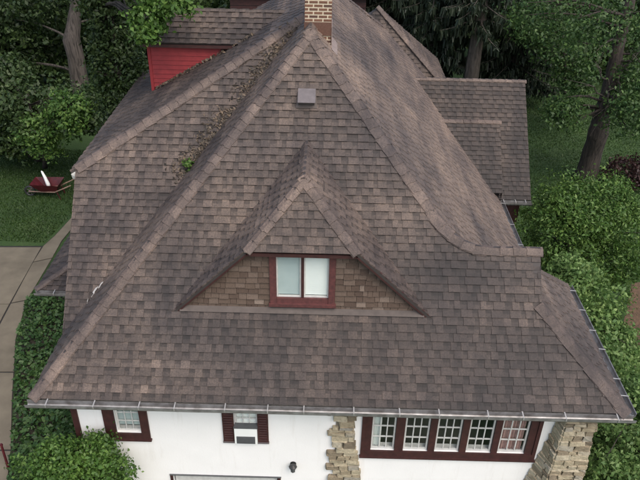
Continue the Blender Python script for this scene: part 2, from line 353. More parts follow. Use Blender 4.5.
# hip and ridge caps
caps('hip', L0, A, NF, NL, house); caps('hip', H1.lerp(A, .125), A, NF, NR, house); 
pa = H1.lerp(A, .15); pb = H1+Vector((.62, 0, .012)); bz_ = [pa*(1-u)**2+(H1+Vector((-.02, 0, .05)))*2*u*(1-u)+pb*u*u for u in np.linspace(0, 1, 6)]
for u, (a_, b_) in enumerate(zip(bz_, bz_[1:])): caps('ridge', b_, a_, NF, NR.lerp(NB, min(1, u/3)), house, half=.22, expo=.5)
caps('ridge', pb-Vector((.03, 0, 0)), G1, NF, NB, house)
caps('hip', R0_, G2, NF, (P_*.86, 0, 1), house); caps('hip', R1, G3, NB, (P_*.86, 0, 1), house)
caps('hip', L2, LR, NF, NLJ, house); caps('ridge', A, Vector((DX, 21.4, 10.57)), NL, NR, house)
caps('hip', BK, Vector((DX, 21.4, 10.57)), NR, (0, .7, 1), house)
# hidden back slope of the main roof
shingle_plane('back_roof', [Vector((DX, 21.4, 10.57)), BK, Vector((-4.2, 25.8, BK.z)), Vector((-6, 21.4, LE.z))], (1, 0, 0), house, expo=.4) if False else None
bkr = MB(); bkr.add([(DX, 21.4, 10.55), tuple(BK), (3.6, 26.2, 6.1), (3.6, 26.2, 3.3), (-5.5, 26.2, 3.3), (-5.5, 21.4, 7.7)], [(0, 5, 4), (0, 4, 1), (1, 4, 2), (2, 4, 3)]); bkr.build('back_roof', M['shingle'], house)
# rake boards and eave edges
rk = MB(); rk.beam(L1+Vector((.03, 0, -.13)), L2+Vector((.03, 0, -.13)), .04, .16, NF); rk.build('rake_board', M['brown'], house)
rk = MB(); rk.beam(LE+Vector((.1, 0, -.12)), Vector((-5.9, 21.4, LE.z-.12)), .04, .16); rk.build('fascia', M['white'], house)
rk = MB(); rk.add([LE+Vector((0, 0, -.06)), L2+Vector((.02, 0, -.06)), L2+Vector((.02, .0, -.30)), LE+Vector((0, .06, -.22))], [(0, 1, 2, 3)]); rk.build('soffit_end', M['white'], house)
rk = MB(); rk.beam(G1+Vector((-.03, 0, -.12)), G2+Vector((-.03, 0, -.12)), .04, .14, NF); rk.build('rake_board', M['brown'], house)
# ---- gutters
def gutter(name, p0, p1, out, straps):
    p0, p1 = Vector(p0), Vector(p1); l = (p1-p0).normalized(); out = Vector(out); z = Vector((0, 0, 1))
    prof = [(.01, .0), (.01, -.10), (.05, -.125), (.10, -.115), (.135, -.07), (.14, -.005), (.155, .003), (.155, -.012), (.148, -.012), (.146, -.07), (.105, -.128), (.05, -.138), (.0, -.11), (.0, .0)]
    mb = MB(); k = len(prof); L = (p1-p0).length; nseg = max(2, int(L/1.1)); vs = []; fs = []
    for i in range(nseg+1):
        c = p0+l*(L*i/nseg)+z*random.uniform(-.006, .006)
        vs += [c+out*a_+z*b_ for a_, b_ in prof]
    for i in range(nseg):
        fs += [(i*k+j, i*k+(j+1) % k, (i+1)*k+(j+1) % k, (i+1)*k+j) for j in range(k)]
    fs += [tuple(range(k)), tuple(nseg*k+j for j in range(k-1, -1, -1))]
    mb.add(vs, fs); g = mb.build(name, M['gutter'], house)
    for i in range(straps):
        c = p0+l*(L*(i+.5)/straps+random.uniform(-.12, .12))
        s = MB(); s.beam(c+out*-.05+z*.035, c+out*.16+z*.012, .024, .006); s.beam(c+out*.161+z*.014, c+out*.158-z*.05, .024, .005, out); s.build('strap', M['strap'], g)
    for i in range(1, 4):
        c = p0+l*(L*i/4)
        s = MB(); vs = []
        for q in (-.03, .03):
            vs += [c+l*q+out*a_*1.02+z*(b_*1.03-.001) for a_, b_ in prof[7:13]]
        s.add(vs, [(j, j+1, j+7, j+6) for j in range(5)]); s.build('joint_sleeve', M['gutter'], g)
    return g
gutter('front_gutter', L0+Vector((-.06, -.02, -.02)), R0_+Vector((.10, -.02, -.02)), (0, -1, 0), 14)
gutter('side_gutter', R0_+Vector((.02, .02, -.02)), R1+Vector((.02, 0, -.02)), (1, 0, 0), 6)
gutter('side_gutter', Vector((RE+.02, 15.6, zR-.02)), Vector((RE+.02, 26, zR-.02)), (1, 0, 0), 8)
MB().beam(L0+Vector((.02, .02, -.07)), L1+Vector((.02, 0, -.07)), .03, .12).build('fascia', M['brown'], house)
# ---- walls
YW = 10.315; XLW, XRW = -5.30, 5.62
def wall_grid(x0, x1, z0, z1, holes, y0, y1):
    xs = sorted({x0, x1, *[h[0] for h in holes], *[h[1] for h in holes]}); zs = sorted({z0, z1, *[h[2] for h in holes], *[h[3] for h in holes]})
    mb = MB(); V = {}; vs = []; fs = []
    def v(x, y, z):
        k = (x, y, z)
        if k not in V: V[k] = len(vs); vs.append(k)
        return V[k]
    def solid(i, j):
        if i < 0 or j < 0 or i >= len(xs)-1 or j >= len(zs)-1: return False
        cx, cz = (xs[i]+xs[i+1])/2, (zs[j]+zs[j+1])/2
        return not any(h[0] < cx < h[1] and h[2] < cz < h[3] for h in holes)
    for i in range(len(xs)-1):
        for j in range(len(zs)-1):
            if not solid(i, j): continue
            a, b, c, d = xs[i], xs[i+1], zs[j], zs[j+1]
            fs.append((v(a, y0, c), v(b, y0, c), v(b, y0, d), v(a, y0, d))); fs.append((v(a, y1, c), v(a, y1, d), v(b, y1, d), v(b, y1, c)))
            if not solid(i-1, j): fs.append((v(a, y0, c), v(a, y0, d), v(a, y1, d), v(a, y1, c)))
            if not solid(i+1, j): fs.append((v(b, y0, c), v(b, y1, c), v(b, y1, d), v(b, y0, d)))
            if not solid(i, j-1): fs.append((v(a, y0, c), v(a, y1, c), v(b, y1, c), v(b, y0, c)))
            if not solid(i, j+1): fs.append((v(a, y0, d), v(b, y0, d), v(b, y1, d), v(a, y1, d)))
    return mb.add(vs, fs)
WL = (-4.42, -3.88, 3.12, 4.2); WM = (-1.85, -1.35, 2.95, 4.2); WB = (.98, 4.66, 2.78, 4.2); GD = (-3.34, -.93, G, 1.77)
wall_grid(XLW, XRW, G, 4.42, [WL, WM, WB, GD], YW, YW+.22).build('front_wall', M['stucco'], house)
MB().box(-5.82, 6.14, 9.86, YW+.3, 4.38, 4.44).build('soffit', M['soffit'], house)
lw = MB(); lw.prism([(XLW, YW+.01, G), (XLW, YW+.01, 4.5), (XLW, 11.7, 4.4), (XLW, 14.4, 7.3), (XLW, 21.3, 7.3), (XLW, 21.3, G)], (-1, 0, 0), .2); lw.build('left_wall', M['stucco'], house)
rw = MB(); rw.box(XRW-.2, XRW-.001, YW+.23, 14.1, G, 4.36); rw.box(5.2, 5.399, 14.1, 26, G, zR-.02); rw.box(XRW-.22, XRW-.002, 13.9, 14.1, G, 4.3); rw.build('right_wall', M['stucco'], house)
bw = MB(); bw.box(-5.3, 5.2, 25.9, 26.1, G, 3.3); bw.build('back_wall', M['stucco'], house)
fl = MB(); fl.box(-5.1, 5.2, 10.56, 13.6, 2.3, 2.42); fl.box(-5.1, 5.2, 13.6, 13.7, G, 5.5); fl.build('inner_room', M['interior'], house)
MB().box(XLW-.03, XLW+.10, YW-.03, YW-.002, G, 4.38).build('corner_board', M['brown'], house)
# ---- windows
def window(name, hole, y, cols, rows, trim=None, sash=.045, stile=.036, lab=None, mat='white', bar=.018):
    x0, x1, z0, z1 = hole; r = empty(name, (0, 0, 0), house)
    if lab: r['label'] = lab
    e = .006; x0 += e; x1 -= e; z0 += e; z1 -= e
    fr = MB(); fr.box(x0, x0+stile, y, y+sash, z0, z1); fr.box(x1-stile, x1, y, y+sash, z0, z1); fr.box(x0+stile, x1-stile, y, y+sash, z0, z0+stile); fr.box(x0+stile, x1-stile, y, y+sash, z1-stile, z1)
    fr.build('sash_frame', M[mat], r)
    ix0, ix1, iz0, iz1 = x0+stile, x1-stile, z0+stile, z1-stile
    for i in range(1, cols):
        c = ix0+(ix1-ix0)*i/cols; MB().box(c-bar/2, c+bar/2, y+.004, y+sash-.01, iz0, iz1).build('muntin', M[mat], r)
    for j in range(1, rows):
        c = iz0+(iz1-iz0)*j/rows; MB().box(ix0, ix1, y+.007, y+sash-.013, c-bar/2, c+bar/2).build('muntin', M[mat], r)
    pw, ph = (ix1-ix0)/cols, (iz1-iz0)/rows
    pane = MB().box(-pw/2, pw/2, -.002, .002, -ph/2, ph/2).mesh('pane', M['glass'])
    for i in range(cols):
        for j in range(rows):
            o = bpy.data.objects.new('pane', pane); o.location = Vector((ix0+pw*(i+.5), y+.024, iz0+ph*(j+.5)))-loc_in(r); link(o, r)
    return r
def trimset(parts, mat='brown'):
    for nm, b in parts: MB().box(*b).build(nm, M[mat], house)
y0 = YW-.045; y1 = YW-.002
r = window('left_window', WL, YW+.06, 3, 4, lab='small paned window in wide brown trim above the leafy shrub')
trimset([('window_trim', (-4.66, WL[0], y0, y1, WL[2]-.16, 4.36)), ('window_trim', (WL[1], -3.70, y0, y1, WL[2]-.16, 4.36)), ('window_trim', (WL[0], WL[1], y0, y1, WL[2]-.16, WL[2]-.001)), ('window_sill', (-4.68, -3.68, y0-.03, y1, WL[2]-.20, WL[2]-.161))])
MB().box(WL[0]+.02, WL[1]-.02, YW+.125, YW+.13, WL[2]+.12, 4.15).build('blind', M['blind_g'], r)
r = window('middle_window', WM, YW+.06, 3, 4, lab='window with air conditioner between brown shutters')
MB().box(WM[0]+.02, WM[1]-.02, YW+.125, YW+.13, 3.2, 4.15).build('blind', M['blind_w'], r)
for xa, xb in ((-2.10, WM[0]-.004), (WM[1]+.004, -1.115)):
    s = MB().box(xa, xb, y0, y1, 2.97, 4.33).build('shutter', M['redbrown'] if False else M['brown'], house)
    for z in np.arange(3.06, 4.2, .075): MB().beam((xa+.035, y0-.006, z), (xb-.035, y0-.006, z), .012, .05, (0, -1, .6)).build('slat', M['brown'], s)
    MB().box(xa-.01, xb+.01, y0-.012, y1, 2.93, 2.968).build('shutter_foot', M['vent'], house)
# band of five casements
edges = [(1.12, 1.64), (1.83, 2.37), (2.52, 3.06), (3.21, 3.76), (3.90, 4.50)]
trimset([('window_trim', (.90, 4.74, y0, y1, 2.62, 2.779)), ('window_trim', (.90, .979, y0, y1, 2.78, 4.36)), ('window_trim', (4.661, 4.74, y0, y1, 2.78, 4.36)), ('window_sill', (.88, 4.76, y0-.035, y1, 2.585, 2.619))])
xs = [.98]+[v for e in edges for v in e]+[4.66]
for i in range(0, 12, 2): MB().box(xs[i]+.001, xs[i+1]-.001, YW-.02, YW+.14, 2.782, 4.19).build('mullion', M['brown'], house)
for i, (a_, b_) in enumerate(edges):
    r = window('casement', (a_, b_, 2.79, 4.19), YW+.03, 3, 4, lab=['casement with white curtain in the window band', None, None, None, 'casement with pink curtain in the window band'][i], bar=.024)
    if i in (0, 4):
        c = MB(); xa = a_+.05 if i == 0 else a_+.06; xb = a_+.22 if i == 0 else b_-.05; k = 24; vs = []
        for j in range(k+1):
            x = xa+(xb-xa)*j/k; yy = YW+.11+.015*math.sin(j*1.9); vs += [(x, yy, 2.8), (x, yy, 4.15)]
        c.add(vs, [(2*j, 2*j+2, 2*j+3, 2*j+1) for j in range(k)]); c.build('curtain', M['blind_w'] if i == 0 else M['curtain'], r)
# ---- garage door
gd = empty('garage_door', (0, 0, 0), house)
for j in range(4):
    z = G+.02+j*.535; MB().box(GD[0]+.03, GD[1]-.03, YW+.08, YW+.12, z, z+.52).build('door_panel', M['white'], gd)
    for i in range(4):
        xx = GD[0]+.12+i*.56; MB().box(xx, xx+.48, YW+.07, YW+.08, z+.09, z+.42).build('raised_panel', M['white'], gd)
trimset([('door_trim', (GD[0]-.07, GD[1]+.07, YW-.03, YW-.002, 1.771, 1.795))], 'grille'); trimset([('door_trim', (GD[0]-.06, GD[0], YW-.03, YW-.002, G, 1.77)), ('door_trim', (GD[1], GD[1]+.06, YW-.03, YW-.002, G, 1.77))])
# ---- stone pier and pilaster
def stone_mesh(i):
    bm = bmesh.new(); bmesh.ops.create_cube(bm, size=1); rr = random.Random(i)
    for v in bm.verts:
        v.co.x *= rr.uniform(.86, 1.02); v.co.z *= rr.uniform(.82, 1.0); v.co.y *= rr.uniform(.85, 1.05)
    bmesh.ops.bevel(bm, geom=bm.edges[:], offset=.055, segments=1, affect='EDGES'); bmesh.ops.triangulate(bm, faces=[f for f in bm.faces if len(f.verts) == 4 and f.calc_area() > .4])
    for v in bm.verts: v.co += Vector((rr.uniform(-.045, .045), rr.uniform(-.16, .16), rr.uniform(-.07, .07)))
    me = bpy.data.meshes.new('stone'); bm.to_mesh(me); bm.free(); me.materials.append(M['stone']); return me
STONES = [stone_mesh(i) for i in range(14)]
def stone(parent, c, sx, sy, sz, rz=0):
    o = bpy.data.objects.new('stone', random.choice(STONES)); o.location = Vector(c)-loc_in(parent)
    o.scale = (sx, sy, sz); o.rotation_euler = (0, random.uniform(-.04, .04), rz+random.choice((0, math.pi))); link(o, parent)
def lerp_tab(tab, z):
    for (za, va), (zb, vb) in zip(tab, tab[1:]):
        if zb <= z <= za: return va+(vb-va)*(za-z)/(za-zb)
    return tab[-1][1] if z < tab[-1][0] else tab[0][1]
RT = [(4.4, .90), (4.0, .82), (3.55, .72), (3.0, .79), (2.4, .89), (1.84, .97), (-.4, 1.1)]
pil = MB(); rows_ = [4.36, 3.8, 3.2, 2.6, 1.9, 1.0, G]
for za, zb in zip(rows_, rows_[1:]):
    pil.box(.34, lerp_tab(RT, (za+zb)/2)-.05, YW-.025, YW-.001, zb+.001, za-.001)
pil = pil.build('stone_pilaster', M['mortar'], house)
z = 4.34
while z > G+.05:
    h = random.choice((.07, .09, .11, .14, .18)); xr = lerp_tab(RT, z-h/2)+random.uniform(-.025, .02); x = .30+random.choice((-.16, -.1, -.04, 0, .05, .09))
    while x < xr-.04:
        wd = min(random.uniform(.14, .42), xr-x)
        if xr-x-wd < .08: wd = xr-x
        stone(pil, (x+wd/2, YW-.03+random.uniform(-.015, .01), z-h/2), wd*.99, .12, h*1.02); x += wd
    z -= h
XL_ = [(4.4, 5.08), (3.92, 5.02), (3.4, 4.95), (2.9, 4.84), (2.0, 4.66), (-.4, 4.3)]
FR = [(4.4, 10.10), (3.9, 10.02), (3.0, 9.93), (2.0, 9.86), (-.4, 9.7)]
FX = [(4.4, 5.13), (3.9, 5.08), (3.4, 5.03), (2.9, 5.0), (2.0, 4.93), (-.4, 4.8)]
XR_ = [(4.4, 5.74), (3.0, 5.72), (2.0, 5.74), (-.4, 5.95)]
pr = MB(); zz = [4.36, 3.9, 3.4, 2.9, 2.0, G]; vs = []
for z in zz: vs += [(lerp_tab(XL_, z)+.06, YW+.05, z), (lerp_tab(FX, z)+.06, lerp_tab(FR, z)+.07, z), (lerp_tab(XR_, z)-.06, lerp_tab(FR, z)+.07, z), (lerp_tab(XR_, z)-.06, YW+.5, z)]
pr.add(vs, [(4*i+j, 4*i+4+j, 4*i+4+(j+1) % 4, 4*i+(j+1) % 4) for i in range(len(zz)-1) for j in range(4)])
pier = pr.build('stone_pier', M['mortar'], house)
def stone_run(p, q, z, h):
    p, q = Vector(p), Vector(q); L = (q-p).length; l = (q-p)/L; x = 0; rz = math.atan2(l.y, l.x)
    while x < L-.03:
        wd = min(random.uniform(.16, .38), L-x)
        if L-x-wd < .09: wd = L-x
        c = p+l*(x+wd/2)+Vector((-l.y, l.x, 0))*(.05); stone(pier, (c.x, c.y, z-h/2), wd*.99, .13, h*1.03, rz); x += wd
z = 4.34
while z > G+.05:
    h = random.choice((.08, .10, .12, .15)); zc = z-h/2
    fx, fy, xl, xr = lerp_tab(FX, zc), lerp_tab(FR, zc), lerp_tab(XL_, zc), lerp_tab(XR_, zc)+random.uniform(-.03, .03)
    stone_run((xl, YW-.005, zc), (fx, fy, zc), z, h); stone_run((fx, fy, zc), (xr, fy, zc), z, h); stone_run((xr, fy, zc), (xr, YW+.45, zc), z, h); z -= h
# ---- front dormer
YD = 11.105
ce_l = Vector((DX-1.09, 10.86, 7.56)); ce_r = Vector((DX+1.09, 10.86, 7.56)); ap = Vector((DX, 11.80, DZ)); rb = Vector((DX, 13.52, DZ))
def side(s, x, y): return Vector((DX+s*x, y, DZ-DS*x))
yv = lambda z: 9.8155+(z-4.6)/P_
sl_l = side(-1, 2.56, 11.02); sl_r = side(1, 2.58, 11.02)
ce_l = side(-1, 1.085, 10.86); ce_r = side(1, 1.085, 10.86)
for s, ce, sb in ((-1, ce_l, sl_l), (1, ce_r, sl_r)):
    low = side(s, 2.66, yv(DZ-DS*2.66))
    shingle_plane('dormer_side_roof', [rb, ap, ce, sb, low], (0, 1, 0), house, tint0=.26 if s > 0 else .2)  # tint lifts both sides, right one more, painting in the soft light on them
    nn = Vector((s*DS, 0, 1)).normalized()
    b = MB(); b.beam(sb+Vector((0, .03, -.055)), ce+Vector((0, .03, -.055)), .05, .10, nn); b.build('dormer_rake_board', M['brown'], house)
    caps('hip', ce, ap, nn, (0, -(DZ-ce.z)/(ap.y-ce.y), 1), house, half=.15)
shingle_plane('dormer_front_roof', [ce_l, ce_r, ap], (1, 0, 0), house)
caps('ridge', ap+Vector((0, -.05, 0)), rb, (-DS, 0, 1), (DS, 0, 1), house, half=.15)
MB().box(ce_l.x+.03, ce_r.x-.03, 10.90, YD+.02, ce_l.z-.13, ce_l.z-.08).build('dormer_soffit', M['redbrown'], house)
MB().box(ce_l.x+.05, ce_r.x-.05, 10.885, 10.899, ce_l.z-.12, ce_l.z-.045).build('dormer_fascia', M['brown'], house)
dw = MB(); wz0, wz1 = 5.95, 7.46
def halfw(z): return (DZ-z)/DS-.06
wx0, wx1, wza, wzb = -.99, .155, 6.27, 7.32
dw.prism([(DX-halfw(wz0), YD+.03, wz0), (wx0, YD+.03, wz0), (wx0, YD+.03, wz1), (DX-halfw(wz1), YD+.03, wz1)], (0, -1, 0), .12)
dw.prism([(wx1, YD+.03, wz0), (DX+halfw(wz0), YD+.03, wz0), (DX+halfw(wz1), YD+.03, wz1), (wx1, YD+.03, wz1)], (0, -1, 0), .12)
dw.box(wx0, wx1, YD+.031, YD+.149, wz0, wza); dw.box(wx0-.2, wx1+.2, YD+.5, YD+.52, 5.95, 7.5)
dw = dw.build('dormer_wall', M['deck'], house)
z = 6.0
while z < 7.44:
    h = .135
    for s, xa in ((-1, -1.075), (1, .235)):
        xe = DX+s*halfw(z+.02); x = xa
        while (xe-x)*s > .03:
            wd = random.choice((.10, .13, .16, .2, .24)); x2 = x+s*wd
            if (x2-xe)*s > 0: x2 = xe
            # trim the upper outer corner to the sloping rake
            lim = DX+s*halfw(min(z+h+.02, 7.5)); a0, a1 = min(x, x2)+.003, max(x, x2)-.003
            b0, b1 = (max(a0, lim), a1) if s < 0 else (a0, min(a1, lim))
            if s < 0: b0 = min(b0, a1-.005)
            else: b1 = max(b1, a0+.005)
            j = random.uniform(-.012, .012); t = random.uniform(.024, .036)
            zb = z+j; zt = z+h+.012
            mb = MB(); mb.add([(a0, YD-t, zb), (a1, YD-t, zb), (b1, YD+.008, zt), (b0, YD+.008, zt), (a0, YD+.028, zb), (a1, YD+.028, zb), (b1, YD+.028, zt), (b0, YD+.028, zt)],
                              [(0, 1, 2, 3), (0, 4, 5, 1), (1, 5, 6, 2), (0, 3, 7, 4), (3, 2, 6, 7)])
            if a1-a0 > .02: mb.build('shake', M['shake'], dw)
            x = x2
    z += h
b = MB(); b.prism([(DX-2.5, 10.995, 4.6+P_*(10.995-9.8155)+.075), (DX+2.5, 10.995, 4.6+P_*(10.995-9.8155)+.075), (DX+2.5, 11.08, 6.072), (DX-2.5, 11.08, 6.072)], NF, .02); b.build('dormer_apron_flashing', M['apron'], house)
r = empty('dormer_window', (0, 0, 0), house); r['label'] = 'two pane dormer window with red brown frame and drawn blinds'
def bb(nm, mat, *b): return MB().box(*b).build(nm, M[mat], r)
bb('jamb', 'redbrown', -1.075, -.945, YD-.05, YD+.08, 6.20, 7.44); bb('jamb', 'redbrown', .105, .235, YD-.05, YD+.08, 6.20, 7.44)
bb('header', 'redbrown', -.944, .104, YD-.02, YD+.08, 7.30, 7.44); bb('bottom_rail', 'redbrown', -.944, .104, YD-.03, YD+.08, 6.20, 6.31); bb('sill', 'redbrown', -1.10, .26, YD-.09, YD+.05, 6.13, 6.199)
bb('mullion', 'brown', -.447, -.393, YD-.01, YD+.07, 6.311, 7.299)
for a_, b_, mt in ((-.944, -.448, 'blind_g'), (-.392, .104, 'blind_w')):
    bb('sash_frame', 'white', a_+.001, a_+.03, YD+.02, YD+.06, 6.312, 7.298); bb('sash_frame', 'white', b_-.03, b_-.001, YD+.02, YD+.06, 6.312, 7.298)
    bb('sash_frame', 'white', a_+.031, b_-.031, YD+.02, YD+.06, 6.312, 6.345)
    bb('pane', 'glass', a_+.03, b_-.03, YD+.035, YD+.039, 6.345, 7.298)
    bl = MB()
    for z in np.arange(6.36, 7.28, .05): bl.add([(a_+.025, YD+.056, z), (b_-.025, YD+.056, z), (b_-.025, YD+.066, z+.054), (a_+.025, YD+.066, z+.054)], [(0, 1, 2, 3)])
    bl.build('blind', M[mt], r)
# ---- roof vent
vn = empty('roof_vent', (0, 0, 0), house); vc = Vector((-.46, 14.17, 4.6+P_*(14.17-9.8155)))
ux = Vector((1, 0, 0)); uu = NF.cross(ux).normalized(); uu = uu if uu.z > 0 else -uu
MB().prism([vc-ux*.23-uu*.24+NF*.036, vc+ux*.23-uu*.24+NF*.036, vc+ux*.20+uu*.12+NF*.03, vc-ux*.20+uu*.12+NF*.03], NF, .02).build('flange', M['apron'], vn)
vb = MB(); q = [vc-ux*.17-uu*.17, vc+ux*.17-uu*.17, vc+ux*.17+uu*.16, vc-ux*.17+uu*.16]; t_ = [NF*.20, NF*.20, NF*.11, NF*.11]
vb.add([a_*1 for a_ in q]+[a_+b_ for a_, b_ in zip(q, t_)], [(4, 5, 6, 7), (0, 1, 5, 4), (1, 2, 6, 5), (2, 3, 7, 6), (3, 0, 4, 7)]); vb.build('hood', M['vent'], vn)
lip = MB(); lip.prism([vc-ux*.19-uu*.19+NF*.215, vc+ux*.19-uu*.19+NF*.215, vc+ux*.19+uu*.17+NF*.125, vc-ux*.19+uu*.17+NF*.125], NF, .012); lip.build('hood_cap', M['vent'], vn)
# ---- chimney of single bricks
CX0, CX1, CY0, CY1, CZ0, CZ1 = -.58, .04, 15.86, 16.50, 9.9, 12.6
ch = MB().box(CX0+.006, CX1-.006, CY0+.006, CY1-.006, CZ0, CZ1).build('chimney', M['cmortar'], house)
bl_, bh = .195, .050; ml = {}
def brick(x0, x1, y0, y1, z):
    k = (round(x1-x0, 3), round(y1-y0, 3))
    if k not in ml: ml[k] = MB().box(-k[0]/2, k[0]/2, -k[1]/2, k[1]/2, -bh/2, bh/2).mesh('brick', M['brick'])
    o = bpy.data.objects.new('brick', ml[k]); o.location = Vector(((x0+x1)/2, (y0+y1)/2, z))-loc_in(ch); link(o, ch)
z = 10.0; row = 0; jt = .030
while z < CZ1:
    nb = 3; step = (CX1-CX0+jt)/nb
    xs_ = [CX0+i*step for i in range(nb)]+[CX1+jt] if row % 2 == 0 else [CX0]+[CX0+step*(i+.5) for i in range(nb)]+[CX1+jt]
    for a_, b_ in zip(xs_, xs_[1:]):
        for ya in (CY0, CY1-.09): brick(a_, b_-jt, ya, ya+.09, z)
    ys_ = [CY0+.111, CY0+.32, CY1-.09] if row % 2 == 0 else [CY0+.111, CY0+.22, CY0+.43, CY1-.09]
    for a_, b_ in zip(ys_, ys_[1:]):
        for xa in (CX0, CX1-.09): brick(xa, xa+.09, a_, b_-jt, z)
    z += bh+jt; row += 1
fm = MB(); fm.prism([(CX1+.012, CY0-.15, 9.95), (CX1+.05, CY0-.15, 9.95), (CX1+.05, CY1, 9.95), (CX1+.012, CY1, 9.95)][::-1], (0, 0, -1), .0001)
fm = MB(); fm.box(CX1+.003, CX1+.02, CY0-.04, CY1+.05, 9.92, 10.50); zr_ = lambda x: 10.57-P_*(x-DX)
fm.prism([(CX1+.02, CY0-.3, zr_(CX1+.02)+.05), (CX1+.15, CY0-.3, zr_(CX1+.15)+.05), (CX1+.15, CY1+.05, zr_(CX1+.15)+.05), (CX1+.02, CY1+.05, zr_(CX1+.02)+.05)], NR, .01); fm.build('step_flashing', M['flash'], house)
fm = MB(); fm.box(CX0-.01, CX1+.002, CY0-.024, CY0-.003, 10.3, 10.60); fm.build('apron_flashing', M['litter'] if False else M['brick'], house)
# ---- red sided dormer on the left plane
YR = 17.95; ez = 9.50; rz_ = 10.17; ry = 18.62; xl0 = -4.80
rd = MB(); zl = 7.49+.565*(xl0+5.88)
def zpl(x): return 7.49+.565*(x+5.88)
rd.prism([(xl0, YR+.02, zl-.1), (-2.2, YR+.02, zpl(-2.2)-.1), (-2.2, YR+.02, ez-.02), (xl0, YR+.02, ez-.02)], (0, -1, 0), .1)
rd.add([(xl0, YR, zl-.1), (xl0, 19.3, zl-.1), (xl0, 19.3, ez), (xl0, ry, rz_-.06), (xl0, YR, ez)], [(0, 1, 2, 3, 4)])
rd = rd.build('left_dormer_wall', M['redwall'], house); rd['label'] = 'red clapboard cheek wall of the side dormer'
z = zl+.0
while z < ez-.02:
    x2 = min(-2.1, -5.88+(z+.02-7.49)/.565); zt = min(z+.125, ez-.01); x3 = min(-2.1, -5.88+(zt+.02-7.49)/.565)
    mb = MB(); t = .022; xs_ = xl0-.01
    if x2-xs_ > .05:
        mb.add([(xs_, YR-t, z), (x2, YR-t, z), (x3, YR-.002, zt+.01), (xs_, YR-.002, zt+.01), (xs_, YR+.015, z), (x2, YR+.015, z)], [(0, 1, 2, 3), (0, 4, 5, 1)]); mb.build('clapboard', M['redwall'], rd)
    z += .125
shingle_plane('left_dormer_roof', [(xl0-.18, YR-.18, ez-.02), (-1.95, YR-.18, ez-.02), (-1.12, ry, rz_), (xl0-.18, ry, rz_)], (1, 0, 0), house)
shingle_plane('left_dormer_roof', [(xl0-.18, ry, rz_), (-1.12, ry, rz_), (-1.95, 19.5, ez-.1), (xl0-.18, 19.5, ez-.1)], (1, 0, 0), house)
MB().box(xl0-.16, -2.0, YR-.17, YR-.14, ez-.14, ez-.06).build('left_dormer_fascia', M['brown'], house)
MB().box(xl0-.03, xl0+.05, YR-.04, YR-.024, zl-.05, ez-.03).build('left_dormer_corner', M['redwall'], house)
# ---- rear right wing with its small gable
zr = 6.7; yr = 23.7; ye = 20.5; ze = 3.6; xr0 = 6.98; sw = (zr-ze)/(yr-ye)
def xmain(z): return DX+(10.57-z)/P_
shingle_plane('rear_wing_roof', [(xmain(ze)-.1, ye, ze), (xr0, ye, ze), (xr0, yr, zr), (xmain(zr)-.1, yr, zr)], (1, 0, 0), house, tint0=-.36)  # darkened tint paints tree shade into this slope
shingle_plane('rear_wing_roof', [(xmain(zr), yr, zr), (xr0, yr, zr), (xr0, 26.6, 4.0), (xmain(4.0), 26.6, 4.0)], (1, 0, 0), house)
nw = Vector((0, -sw, 1)); caps('ridge', (xmain(zr)-.05, yr, zr), (xr0, yr, zr), nw, (0, sw, 1), house, half=.13)
k_ = Vector(at_y(500, 122, 22.0)); sr = Vector((k_.x, k_.y, k_.z))
def shift_small():
    # ridge point of the small gable lies a little above the large slope
    for yy in np.arange(20, 24, .02):
        q = at_y(500, 122, yy)
        if q.z-(ze+sw*(yy-ye)) < .5: return q
sr = shift_small(); xs1 = sr.x; sy = sr.y; sz = sr.z; sy0 = ye-.12; sz0 = sz-sw*1.04*(sy-sy0)
shingle_plane('rear_gable_roof', [(xmain(sz0)-.1, sy0, sz0), (xs1, sy0, sz0), (xs1, sy, sz), (xmain(sz)-.1, sy, sz)], (1, 0, 0), house, tint0=-.30)  # darkened like the wing slope, tree shade put into the colour
bk = MB(); bk.prism([(xmain(sz)-.1, sy, sz), (xs1, sy, sz), (xs1, sy+.45, sz-.1), (xmain(sz)-.1, sy+.45, sz-.1)], (0, 0, 1), .05); bk.build('rear_gable_back', M['shingle'], house)
caps('ridge', (xmain(sz)-.05, sy, sz), (xs1, sy, sz), nw, (0, .3, 1), house, half=.11)
MB().add([(xs1-.01, sy0+.02, sz0-.02), (xs1-.01, sy0+.02, sz0-.3), (xs1-.01, sy+.4, sz-.12), (xs1-.01, sy, sz-.02)], [(0, 1, 2, 3)]).build('rear_gable_cheek', M['deck'], house)
rwm = MB(); rwm.box(5.3, xr0-.25, ye+.3, 26.3, G, ze+.1); rwm.add([(xr0-.25, ye+.3, ze+.1), (xr0-.25, 26.3, ze+.1), (xr0-.25, yr, zr-.2)], [(0, 1, 2)]); rwm.build('rear_wing_wall', M['brown'], house)
gutter('rear_gutter', (xs1, ye-.02, ze-.01), (xr0+.02, ye-.02, ze-.01), (0, -1, 0), 3)
# ---- far rear hip roof, its point rising behind the main slope
ra = at_y(379, 7, 27.6); rbp = at_y(440, 80, 27.0)
c1 = Vector((rbp.x+.5, 26.9, rbp.z-.5)); c0 = Vector((ra.x-3.2, 26.9, c1.z)); c2_ = Vector((c1.x, 31.5, c1.z)); c3 = Vector((c0.x, 31.5, c1.z))
shingle_plane('far_hip_roof', [c0, c1, ra], (1, 0, 0), house, tint0=.1); shingle_plane('far_hip_roof', [c1, c2_, ra], (0, 1, 0), house, tint0=.1); shingle_plane('far_hip_roof', [c3, c0, ra], (0, 1, 0), house)
caps('hip', c1, ra, (0, -1, 1), (1, 0, 1), house, half=.15)
MB().box(c0.x+.3, c1.x-.3, 27.2, 31.2, G, c1.z-.02).build('far_wing_wall', M['stucco'], house)
